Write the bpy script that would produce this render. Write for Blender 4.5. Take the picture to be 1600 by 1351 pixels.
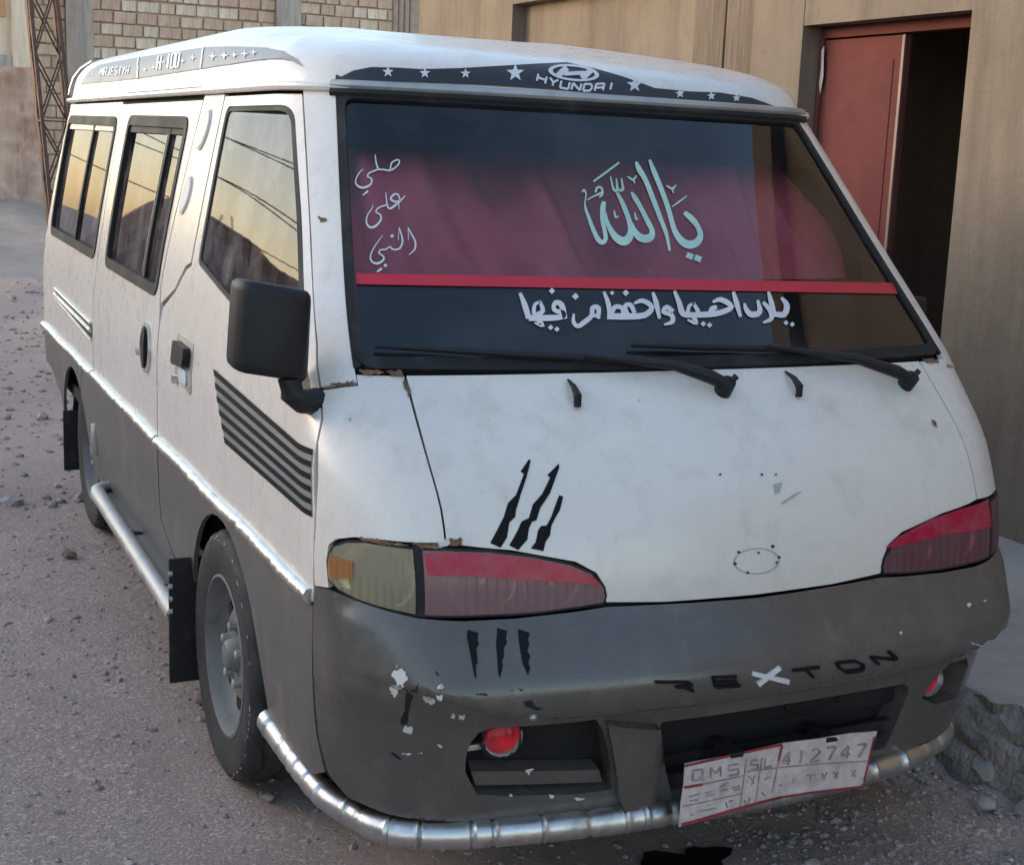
import bpy, bmesh, math, random
import numpy as np
from mathutils import Vector, Matrix, noise
from mathutils.geometry import delaunay_2d_cdt
R = math.radians
random.seed(7)
for o in list(bpy.data.objects): bpy.data.objects.remove(o)
scene = bpy.context.scene
COL = scene.collection
# ---------------------------------------------------------------- camera, sky, sun, exposure
cd = bpy.data.cameras.new('camera'); cam = bpy.data.objects.new('camera', cd); COL.objects.link(cam)
cam.location = (-1.6373, -2.2784, 1.5967)
cam.rotation_euler = (R(78.9143), R(-2.5091), R(-25.3038))
cd.lens = 50.959; cd.sensor_width = 36; cd.shift_x = -.0294
cd.clip_start = .05; cd.clip_end = 2000
scene.camera = cam
SUN_EL, SUN_AZ = 14, -58          # azimuth measured clockwise from +Y
world = bpy.data.worlds.new('World'); scene.world = world; world.use_nodes = True
wn = world.node_tree.nodes; wl = world.node_tree.links
sky = wn.new('ShaderNodeTexSky'); sky.sky_type = 'NISHITA'; sky.sun_disc = False
sky.sun_elevation = R(SUN_EL); sky.sun_rotation = R(SUN_AZ)
sky.air_density = 1.1; sky.dust_density = 1.3; sky.ozone_density = 1.0
bg = wn['Background']; bg.inputs['Strength'].default_value = .15
wl.new(sky.outputs[0], bg.inputs[0])
sd = bpy.data.lights.new('sun', 'SUN'); sun = bpy.data.objects.new('sun', sd); COL.objects.link(sun)
sd.energy = .4; sd.angle = R(50); sd.color = (1, .82, .72)
az, el = R(SUN_AZ), R(SUN_EL)
sun.rotation_euler = Vector((-math.sin(az)*math.cos(el), -math.cos(az)*math.cos(el), -math.sin(el))).to_track_quat('-Z', 'Y').to_euler()
vs = scene.view_settings; vs.view_transform = 'Standard'; vs.look = 'None'; vs.gamma = 1; vs.use_curve_mapping = False
vs.exposure = 1.66
# ---------------------------------------------------------------- body surface of the van
W = 0.845
def pchip(xs, ys):
    xs = np.array(xs, float); ys = np.array(ys, float); h = np.diff(xs); d = np.diff(ys)/h
    m = np.zeros(len(xs)); m[0] = d[0]; m[-1] = d[-1]
    for i in range(1, len(xs)-1):
        if d[i-1]*d[i] > 0: m[i] = 2*d[i-1]*d[i]/(d[i-1]+d[i])
    def f(x):
        x = np.clip(x, xs[0], xs[-1]); i = np.clip(np.searchsorted(xs, x)-1, 0, len(xs)-2)
        t = (x-xs[i])/h[i]
        return (2*t**3-3*t*t+1)*ys[i]+(t**3-2*t*t+t)*h[i]*m[i]+(-2*t**3+3*t*t)*ys[i+1]+(t**3-t*t)*h[i]*m[i+1]
    return f
# half width, front profile, front bow, corner radius, rear face of the van by height
T_w = pchip([.2,.35,.5,.72,.95,1.06,1.2,1.45,1.72],[.80,.828,.842,.848,.848,.840,.822,.776,.720])
T_y = pchip([.2,.40,.60,.74,.84,.93,1.0,1.08,1.155,1.72],[.14,.11,.085,.085,.10,.135,.185,.265,.345,.86])
T_b = pchip([.2,.60,.74,.90,1.155,1.72],[.10,.10,.10,.11,.13,.11])
T_R = pchip([.2,.74,.9,1.0,1.10,1.16,1.45,1.72],[.24,.24,.23,.20,.15,.12,.16,.20])
T_r = pchip([.2,.5,.75,1.0,1.22,1.72],[4.60,4.67,4.69,4.68,4.66,4.60])
T_in = pchip([1.72,1.765,1.81,1.85,1.88,1.90,1.912,1.92],[0,.008,.022,.05,.09,.15,.26,.40])
RR = .10
def sstep(x, a, b):
    t = np.clip((x-a)/(b-a), 0, 1); return t*t*(3-2*t)
def S(s, z):
    s = np.asarray(s, float); z = np.asarray(z, float)+0*s
    zc = np.minimum(z, 1.72)
    sg = np.where(s < 0, -1., 1.); a = np.abs(s)
    R = T_R(zc); w = T_w(zc)
    th = np.clip((a-(W-R))/(2*R), 0, 1)*np.pi/2
    bx = np.where(a < W-R, a, (W-R)+R*np.sin(th))
    by = np.where(a < W-R, 0, R*(1-np.cos(th)))+np.maximum(a-(W+R), 0)
    y = T_y(zc)+T_b(zc)*np.minimum(bx/W, 1)**2*np.exp(-by*1.2)+by
    yr = T_r(zc); t = np.maximum(y-(yr-RR), 0)/RR          # rear corner
    ang = np.minimum(t, np.pi/2)
    y = np.where(t > 0, yr-RR+RR*np.sin(ang), y)
    bx = bx-np.where(t > 0, RR*(1-np.cos(ang)), 0)-np.maximum(t-np.pi/2, 0)*RR
    x = bx*w/W
    q = T_in(np.maximum(z, 1.72))*(z > 1.72)                 # roof shell shrinks inwards
    x = x*(1-q/.73); y = 2.7+(y-2.7)*(1-q*np.where(y < 2.7, 2.0, 1.0)/1.85)
    z = np.where(z > 1.72, 1.72+(z-1.72)*(.60+.40*sstep(y, .95, 2.1)), z)   # roof rises behind the windscreen
    return np.stack([-sg*x, y, z], -1)
T_led = pchip([0,.33,.475,.666,.85,1.2],[.530,.530,.540,.585,.61,.62])
def Nrm(fn, s, z, e=1e-4):
    n = np.cross(fn(s+e, z)-fn(s-e, z), fn(s, z+e)-fn(s, z-e))
    n = n/np.linalg.norm(n, axis=-1, keepdims=True)
    return np.where(np.sum(n*(fn(s, z)-np.array([0, 2.3, z.mean()]))[..., :], -1, keepdims=True) < 0, -n, n)
T_D = pchip([.20,.26,.40,.50,.58,.66,.70,.725,.75],[-.04,-.010,-.004,.002,.034,.026,.016,.004,-.006])
def SB(s, z):
    s = np.asarray(s, float); z = np.asarray(z, float)+0*s
    a = np.abs(s); led = T_led(a)
    d = T_D(z)+.056*sstep(z, led-.010, led+.006)*(1-sstep(z, .585, .725))*(1-.9*sstep(a, .60, .86))
    d = d*(1-.85*sstep(a, .86, 1.02))
    return S(s, z)+Nrm(S, s, z)*d[..., None]
def s_of(y, z):
    y = np.atleast_1d(np.asarray(y, float)); z = np.atleast_1d(np.asarray(z, float))+0*y
    lo = np.full(y.shape, .78); hi = np.full(y.shape, 6.5)
    for _ in range(24):
        m = (lo+hi)/2; v = S(m, z)[..., 1]
        hi = np.where(v > y, m, hi); lo = np.where(v > y, lo, m)
    return (lo+hi)/2
DEC = {
'calligraphy': [[(.1579,1.4778),(.1592,1.4739),(.1606,1.4699),(.1616,1.4652),(.1617,1.4601),(.1615,1.4548),(.1611,1.4488),(.161,1.442),(.1607,1.4344),(.1602,1.4268),(.1596,1.419),(.1586,1.4111),(.157,1.4043),(.1545,1.3991),(.1508,1.395),(.1448,1.3927),(.1365,1.3946),(.1298,1.3989),(.1247,1.4044),(.1221,1.4106),(.1207,1.417),(.1193,1.4239),(.1179,1.4314),(.1163,1.4395),(.1143,1.4474),(.1109,1.4554),(.1068,1.4636),(.1032,1.4708),(.1009,1.4757),(.0992,1.4796),(.0973,1.4837),(.107,1.485),(.1103,1.481),(.1137,1.4769),(.1171,1.4714),(.1207,1.4639),(.1244,1.4552),(.1273,1.4463),(.129,1.4377),(.1299,1.4295),(.1309,1.4221),(.132,1.4155),(.1332,1.4098),(.1348,1.406),(.1373,1.4038),(.1397,1.4025),(.1397,1.4025),(.1403,1.403),(.1426,1.4055),(.1449,1.4094),(.1469,1.4151),(.1485,1.4225),(.1498,1.4299),(.1508,1.4372),(.1515,1.4446),(.1522,1.4514),(.1531,1.4572),(.154,1.4623),(.1546,1.4668),(.1547,1.4708),(.1545,1.4745),(.1542,1.4783)],[(.1127,1.4605),(.1138,1.4559),(.1151,1.4512),(.1159,1.446),(.1163,1.44),(.1163,1.4336),(.1158,1.427),(.1149,1.4199),(.1133,1.4125),(.1105,1.4057),(.1058,1.3999),(.0997,1.3951),(.0912,1.3921),(.0802,1.3929),(.0699,1.3968),(.0613,1.4023),(.0547,1.4089),(.0497,1.4163),(.0461,1.4242),(.0439,1.4322),(.0427,1.4406),(.0423,1.4498),(.0425,1.4604),(.0434,1.4719),(.0448,1.4825),(.0469,1.4911),(.0496,1.4987),(.0523,1.5063),(.0608,1.5033),(.0597,1.4951),(.0586,1.4871),(.0577,1.4784),(.0569,1.468),(.0561,1.4568),(.0562,1.4465),(.0572,1.4379),(.059,1.4304),(.0617,1.4241),(.0658,1.4187),(.0705,1.4145),(.0745,1.4119),(.0774,1.4106),(.0795,1.41),(.0804,1.4098),(.0836,1.4103),(.0888,1.4123),(.0935,1.4154),(.0973,1.4197),(.1006,1.4255),(.1031,1.4314),(.1048,1.4371),(.1058,1.4428),(.1062,1.4481),(.106,1.4527),(.1053,1.4571),(.1046,1.4616)],[(.018,1.5056),(.0181,1.5008),(.0182,1.4961),(.0175,1.4907),(.0155,1.4847),(.0127,1.4782),(.0103,1.4709),(.0084,1.4618),(.0068,1.4518),(.0053,1.4426),(.0035,1.435),(.0018,1.4288),(.002,1.4238),(.0046,1.4201),(.0081,1.4177),(.0105,1.4168),(.012,1.4164),(.0146,1.4158),(.0175,1.4155),(.0212,1.4156),(.0252,1.4163),(.0287,1.4175),(.0321,1.42),(.0356,1.4242),(.0383,1.4286),(.0397,1.4326),(.0401,1.4369),(.0404,1.4414),(.0505,1.439),(.0512,1.4343),(.052,1.4293),(.0521,1.4238),(.0514,1.4177),(.0499,1.4112),(.0464,1.4054),(.0404,1.4015),(.033,1.3994),(.0251,1.3987),(.0166,1.3996),(.0075,1.4022),(-.0011,1.4069),(-.0072,1.413),(-.0106,1.4195),(-.0121,1.4262),(-.0118,1.4329),(-.0105,1.4399),(-.0089,1.4474),(-.0071,1.4564),(-.005,1.4664),(-.0029,1.4756),(-.0009,1.4835),(.0011,1.4905),(.0033,1.4964),(.0061,1.5009),(.0092,1.5044),(.0123,1.5079)],[(-.0276,1.5739),(-.0258,1.5685),(-.024,1.5629),(-.0237,1.5561),(-.0259,1.5487),(-.0293,1.541),(-.0319,1.5316),(-.033,1.5194),(-.0334,1.5051),(-.0338,1.4906),(-.0343,1.4761),(-.0348,1.4614),(-.0353,1.4479),(-.036,1.4366),(-.0367,1.4265),(-.0366,1.4163),(-.0352,1.4052),(-.033,1.3937),(-.0309,1.3821),(-.037,1.3829),(-.0408,1.3947),(-.0447,1.4067),(-.0476,1.4185),(-.0487,1.4295),(-.0486,1.44),(-.0485,1.4514),(-.0487,1.4651),(-.0488,1.4799),(-.0487,1.4946),(-.0485,1.5092),(-.0481,1.5237),(-.047,1.5365),(-.0451,1.547),(-.0426,1.5553),(-.0404,1.562),(-.0385,1.5671),(-.0368,1.5714),(-.035,1.5759)],[(-.0709,1.5794),(-.0696,1.5705),(-.0682,1.5616),(-.0674,1.5518),(-.0677,1.5406),(-.0685,1.5286),(-.0691,1.5162),(-.0692,1.503),(-.0691,1.4894),(-.0686,1.4771),(-.0676,1.4669),(-.0663,1.4577),(-.065,1.4487),(-.0635,1.4395),(-.0621,1.4303),(-.0617,1.4214),(-.0628,1.4129),(-.0651,1.405),(-.0688,1.3983),(-.0742,1.3931),(-.0815,1.3893),(-.0908,1.3874),(-.1019,1.3879),(-.1137,1.3906),(-.1251,1.395),(-.135,1.4012),(-.1431,1.4085),(-.1489,1.4162),(-.1513,1.4238),(-.1514,1.4308),(-.1506,1.4373),(-.1493,1.4437),(-.1472,1.4499),(-.1438,1.4556),(-.1384,1.4605),(-.132,1.4647),(-.1258,1.4688),(-.1138,1.4617),(-.1181,1.4565),(-.1223,1.4514),(-.126,1.4465),(-.1297,1.4419),(-.1331,1.4373),(-.1352,1.4323),(-.1356,1.4267),(-.1346,1.4211),(-.1322,1.4167),(-.128,1.413),(-.1224,1.4095),(-.1175,1.4073),(-.1125,1.4058),(-.1067,1.4047),(-.1019,1.4045),(-.0976,1.405),(-.0929,1.4065),(-.0884,1.4093),(-.0841,1.4136),(-.0803,1.4195),(-.0779,1.4262),(-.0775,1.4338),(-.0786,1.4424),(-.0799,1.4516),(-.0811,1.4606),(-.0826,1.47),(-.0837,1.4806),(-.0843,1.4933),(-.0845,1.507),(-.0845,1.5204),(-.0843,1.533),(-.0838,1.5452),(-.0831,1.5561),(-.0819,1.5653),(-.0806,1.5734),(-.0792,1.5816)],[(-.0717,1.3698),(-.0791,1.3667),(-.0865,1.3636),(-.099,1.3745),(-.0911,1.3773),(-.0832,1.38)],[(-.0924,1.3646),(-.0996,1.3617),(-.1069,1.3587),(-.1198,1.3696),(-.1125,1.3725),(-.1052,1.3755)],[(.1127,1.5254),(.0985,1.532),(.0841,1.5387),(.069,1.5457),(.0531,1.5535),(.0364,1.5617),(.0196,1.5699),(.0214,1.5732),(.0384,1.5653),(.0552,1.5573),(.0712,1.5497),(.0861,1.5424),(.1003,1.5354),(.1143,1.5283)],[(.1461,1.4853),(.1397,1.4879),(.1334,1.4905),(.1262,1.4931),(.1174,1.4958),(.1076,1.4985),(.0977,1.5013),(.0984,1.5062),(.1082,1.5027),(.118,1.4993),(.1269,1.496),(.1342,1.493),(.1406,1.4902),(.1469,1.4874)],[(.1158,1.5028),(.1125,1.5066),(.1094,1.5101),(.1071,1.5118),(.1043,1.5127),(.1009,1.513),(.0993,1.5125),(.099,1.5094),(.1,1.5042),(.1018,1.5001),(.1041,1.4981),(.1078,1.4964),(.112,1.4944),(.111,1.4921),(.1067,1.4938),(.102,1.4957),(.0976,1.4992),(.0948,1.5045),(.0932,1.5106),(.0935,1.5155),(.0978,1.5177),(.1037,1.5175),(.1096,1.5155),(.1141,1.5119),(.1171,1.5077),(.1199,1.5037)],[(.1533,1.5018),(.1503,1.5042),(.1477,1.5062),(.1485,1.5062),(.1478,1.5054),(.1466,1.5026),(.1469,1.4984),(.1499,1.4924),(.1546,1.4848),(.1593,1.4773),(.156,1.4768),(.1513,1.4844),(.1466,1.4921),(.1432,1.4986),(.1422,1.5038),(.143,1.5077),(.1455,1.5102),(.1504,1.5086),(.1532,1.5056),(.1555,1.5029)],[(.0618,1.5394),(.0642,1.5294),(.0666,1.5193),(.0674,1.5116),(.065,1.5066),(.0586,1.5048),(.0507,1.5093),(.0477,1.5167),(.0457,1.5265),(.0437,1.5361),(.0471,1.5358),(.051,1.5259),(.0548,1.5162),(.0579,1.5106),(.0571,1.511),(.058,1.5114),(.06,1.514),(.0603,1.5206),(.0594,1.5302),(.0583,1.54)],[(.0545,1.5082),(.0493,1.5072),(.0428,1.5063),(.034,1.5105),(.0308,1.5182),(.0295,1.5275),(.0282,1.5367),(.0323,1.5361),(.0353,1.5267),(.0382,1.5175),(.0409,1.5123),(.041,1.5126),(.045,1.5132),(.0504,1.5139)],[(.0121,1.5394),(.0083,1.5363),(.0043,1.533),(-.0018,1.5316),(-.0089,1.5347),(-.0141,1.5391),(-.0189,1.5432),(-.0163,1.5447),(-.0108,1.541),(-.0059,1.5377),(-.0034,1.5366),(-.0005,1.5372),(.004,1.5395),(.0087,1.5419)],[(-.0001,1.5343),(-.0014,1.5298),(-.0027,1.5254),(-.0057,1.5263),(-.0059,1.5312),(-.0061,1.5361)],[(.0833,1.4654),(.0853,1.46),(.0873,1.4545),(.0874,1.45),(.0824,1.449),(.0779,1.451),(.0743,1.4528),(.0747,1.4546),(.0786,1.4538),(.0815,1.4531),(.0811,1.453),(.0812,1.4555),(.0803,1.4606),(.0795,1.4658)],[(.028,1.4624),(.0297,1.457),(.0314,1.4515),(.0316,1.4473),(.0272,1.4462),(.0237,1.4483),(.0213,1.45),(.0221,1.4513),(.025,1.4504),(.0267,1.4499),(.0255,1.4497),(.0255,1.4526),(.0248,1.4577),(.0241,1.463)],[(-.0951,1.5227),(-.099,1.5195),(-.1031,1.516),(-.1093,1.5144),(-.117,1.517),(-.1231,1.5211),(-.1286,1.5248),(-.1265,1.5267),(-.1203,1.5234),(-.1148,1.5205),(-.1117,1.5195),(-.1084,1.5203),(-.1037,1.5227),(-.0988,1.5252)],[(-.1074,1.5162),(-.1079,1.5114),(-.1085,1.5066),(-.111,1.5072),(-.1123,1.5125),(-.1137,1.5177)],[(-.0895,1.4758),(-.0979,1.4792),(-.1065,1.4826),(-.1157,1.4864),(-.1261,1.491),(-.1372,1.4961),(-.1484,1.5012),(-.1476,1.5029),(-.1361,1.4983),(-.1247,1.4938),(-.1142,1.4894),(-.1051,1.4853),(-.0968,1.4814),(-.0886,1.4775)]],
'script': [[(.6266,1.5355),(.6249,1.5409),(.6233,1.5461),(.6209,1.5499),(.6162,1.5529),(.6103,1.5551),(.6066,1.5558),(.606,1.5552),(.6059,1.5529),(.6071,1.5501),(.6102,1.5467),(.615,1.5429),(.6197,1.5397),(.6238,1.5377),(.6278,1.5364),(.6316,1.5358),(.6353,1.5358),(.6393,1.5365),(.6435,1.5371),(.6477,1.5369),(.6514,1.5365),(.6538,1.5371),(.6553,1.5391),(.6565,1.5424),(.6575,1.5469),(.6583,1.5527),(.6589,1.5596),(.6595,1.5666),(.6613,1.5663),(.6614,1.5593),(.6615,1.5522),(.6611,1.5461),(.6601,1.5412),(.6587,1.5373),(.6561,1.5344),(.6521,1.5333),(.648,1.5337),(.6442,1.5339),(.6405,1.5333),(.6364,1.5324),(.6319,1.5322),(.6272,1.5331),(.6226,1.5347),(.618,1.5371),(.6129,1.5406),(.6078,1.5448),(.604,1.5488),(.6023,1.5529),(.6025,1.5567),(.6056,1.5591),(.611,1.5582),(.6177,1.5556),(.6234,1.5518),(.6265,1.5468),(.6281,1.5412),(.6297,1.5359)],[(.6552,1.537),(.6572,1.5365),(.6593,1.536),(.6623,1.535),(.6675,1.5331),(.6739,1.5308),(.6804,1.5282),(.6844,1.5253),(.6866,1.5221),(.6866,1.5188),(.6831,1.5168),(.6785,1.5156),(.6761,1.5143),(.6757,1.5121),(.6761,1.509),(.6777,1.5063),(.6811,1.5038),(.686,1.5015),(.691,1.4997),(.696,1.4986),(.701,1.498),(.7054,1.4982),(.7099,1.4995),(.7143,1.5016),(.7172,1.504),(.7183,1.5064),(.718,1.5093),(.7169,1.5127),(.7147,1.5165),(.7116,1.5206),(.7081,1.5244),(.7045,1.5278),(.7005,1.5311),(.6965,1.5344),(.698,1.5355),(.7023,1.5323),(.7067,1.5292),(.7107,1.5257),(.7143,1.5216),(.7175,1.5173),(.7199,1.5132),(.7214,1.5095),(.7221,1.5059),(.7211,1.5023),(.7178,1.4989),(.713,1.496),(.7074,1.494),(.7014,1.4936),(.6951,1.4943),(.6892,1.4958),(.6834,1.4981),(.6778,1.5011),(.6743,1.5046),(.6725,1.5085),(.672,1.5126),(.6729,1.5162),(.6763,1.5183),(.681,1.5194),(.6831,1.5202),(.6828,1.5215),(.6811,1.5236),(.678,1.5257),(.6726,1.5279),(.6665,1.5302),(.6614,1.532),(.6585,1.5331),(.6566,1.5337),(.6546,1.5344)],[(.7017,1.4792),(.6932,1.4836),(.6845,1.488),(.6885,1.4914),(.6959,1.486),(.7033,1.4806)],[(.6011,1.4832),(.6062,1.4793),(.6111,1.4753),(.6161,1.4717),(.6211,1.4683),(.6262,1.4651),(.6307,1.4623),(.6346,1.4598),(.6376,1.4579),(.6392,1.4573),(.6403,1.4576),(.6416,1.4592),(.6428,1.4631),(.6434,1.4701),(.6435,1.4792),(.6437,1.4884),(.6454,1.4882),(.6459,1.479),(.6464,1.4697),(.6463,1.4624),(.6454,1.4577),(.6436,1.4546),(.6402,1.4531),(.6361,1.4537),(.632,1.4558),(.6279,1.4584),(.6234,1.4615),(.6186,1.4653),(.6137,1.4692),(.609,1.4733),(.6044,1.4776),(.5997,1.4819)],[(.6123,1.4718),(.6127,1.4764),(.6131,1.4813),(.6146,1.4852),(.6181,1.4873),(.6225,1.4876),(.6269,1.4863),(.6313,1.4832),(.6355,1.4789),(.6374,1.4741),(.6345,1.4704),(.6295,1.4683),(.6241,1.4675),(.6189,1.4687),(.6141,1.471),(.6095,1.4733),(.6104,1.4757),(.6152,1.474),(.6198,1.4723),(.6234,1.4717),(.6273,1.4725),(.6312,1.4741),(.6326,1.4752),(.6316,1.4771),(.6283,1.4806),(.6251,1.483),(.6226,1.4838),(.6199,1.4837),(.6179,1.4828),(.6166,1.4801),(.6158,1.4757),(.615,1.4711)],[(.6182,1.4703),(.6189,1.4621),(.6196,1.4539),(.6183,1.454),(.6169,1.4622),(.6155,1.4704)],[(.6448,1.464),(.6519,1.4621),(.659,1.4601),(.665,1.4577),(.6693,1.4545),(.6723,1.4508),(.6731,1.447),(.6704,1.4443),(.6662,1.4424),(.6637,1.4405),(.6631,1.4382),(.6635,1.4353),(.6648,1.4323),(.6679,1.4285),(.6721,1.4244),(.6762,1.4213),(.6802,1.4194),(.684,1.4183),(.6869,1.4183),(.6895,1.4195),(.6928,1.422),(.6949,1.4253),(.6951,1.4296),(.6937,1.4349),(.6915,1.4398),(.6882,1.4439),(.6841,1.4477),(.6809,1.4515),(.6787,1.4552),(.6771,1.4586),(.6754,1.4619),(.6765,1.4623),(.6785,1.459),(.6804,1.4558),(.6827,1.4524),(.686,1.4489),(.6906,1.445),(.6944,1.4406),(.6971,1.4353),(.6989,1.4297),(.6991,1.4245),(.6972,1.4201),(.6936,1.4163),(.6889,1.4139),(.6839,1.4137),(.6787,1.4151),(.6737,1.4177),(.6689,1.4215),(.6644,1.4263),(.6611,1.4309),(.6596,1.4351),(.6595,1.439),(.6607,1.4425),(.6642,1.445),(.6684,1.4466),(.6702,1.448),(.6695,1.4498),(.6671,1.4525),(.6635,1.4551),(.6582,1.4573),(.6513,1.4594),(.6443,1.4615)],[(.6046,1.4181),(.6026,1.4128),(.6006,1.4075),(.5986,1.4024),(.5965,1.3979),(.5945,1.3939),(.5936,1.3898),(.5938,1.3851),(.595,1.3802),(.5971,1.3759),(.6005,1.3722),(.6053,1.3686),(.6102,1.3648),(.6093,1.3637),(.604,1.3669),(.5985,1.3703),(.594,1.3744),(.5912,1.3797),(.5899,1.3853),(.5897,1.3906),(.5909,1.3953),(.5931,1.3996),(.5954,1.404),(.5977,1.4088),(.6001,1.4139),(.6026,1.419)],[(.6047,1.4152),(.6058,1.4044),(.607,1.3935),(.6057,1.3936),(.6041,1.4044),(.6026,1.4153)],[(.6249,1.4176),(.6239,1.4123),(.6228,1.4071),(.6221,1.4021),(.6216,1.3977),(.6214,1.3936),(.622,1.3896),(.6238,1.3851),(.6264,1.3806),(.6294,1.3775),(.6335,1.3758),(.6386,1.375),(.6426,1.375),(.6442,1.3762),(.6456,1.3786),(.6485,1.3803),(.6527,1.3788),(.6567,1.3762),(.6602,1.3744),(.6634,1.374),(.6671,1.3741),(.6707,1.3735),(.6738,1.3713),(.676,1.3684),(.6765,1.3651),(.6739,1.3628),(.6703,1.3611),(.6679,1.3594),(.6672,1.3575),(.6671,1.3557),(.6681,1.3541),(.6711,1.3518),(.6757,1.3494),(.6799,1.3479),(.6835,1.3477),(.6873,1.3482),(.6901,1.3496),(.6918,1.352),(.6927,1.3554),(.6924,1.3596),(.6906,1.3643),(.6875,1.3697),(.6831,1.376),(.677,1.3836),(.6696,1.3921),(.6621,1.4007),(.663,1.4013),(.6709,1.393),(.6786,1.3847),(.6851,1.3771),(.6898,1.3707),(.6931,1.365),(.6952,1.3598),(.6958,1.355),(.695,1.3506),(.6929,1.3472),(.6893,1.3448),(.6845,1.3435),(.6794,1.3436),(.674,1.3456),(.6688,1.3487),(.665,1.3521),(.6634,1.3555),(.6637,1.3587),(.6653,1.3615),(.6684,1.3635),(.672,1.3651),(.6738,1.3663),(.6734,1.3677),(.6718,1.3697),(.6698,1.3712),(.6673,1.3715),(.6637,1.3714),(.6595,1.3719),(.6553,1.3741),(.6515,1.3766),(.6489,1.3777),(.6481,1.3768),(.6469,1.3743),(.6439,1.3722),(.6389,1.3719),(.6329,1.3727),(.6274,1.3749),(.6233,1.3791),(.6203,1.3842),(.6183,1.3893),(.6176,1.3939),(.618,1.3984),(.6187,1.403),(.6198,1.408),(.6213,1.4131),(.6228,1.4183)],[(.6253,1.4138),(.6275,1.4034),(.6297,1.393),(.6285,1.3929),(.6261,1.4033),(.6236,1.4137)],[(.683,1.3283),(.677,1.3314),(.671,1.3346),(.6736,1.3384),(.679,1.3343),(.6844,1.3303)],[(.6463,1.4004),(.6411,1.4046),(.6371,1.4006),(.6423,1.3963)],[(.6684,1.342),(.6633,1.3462),(.6594,1.3423),(.6644,1.3381)]],
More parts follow.
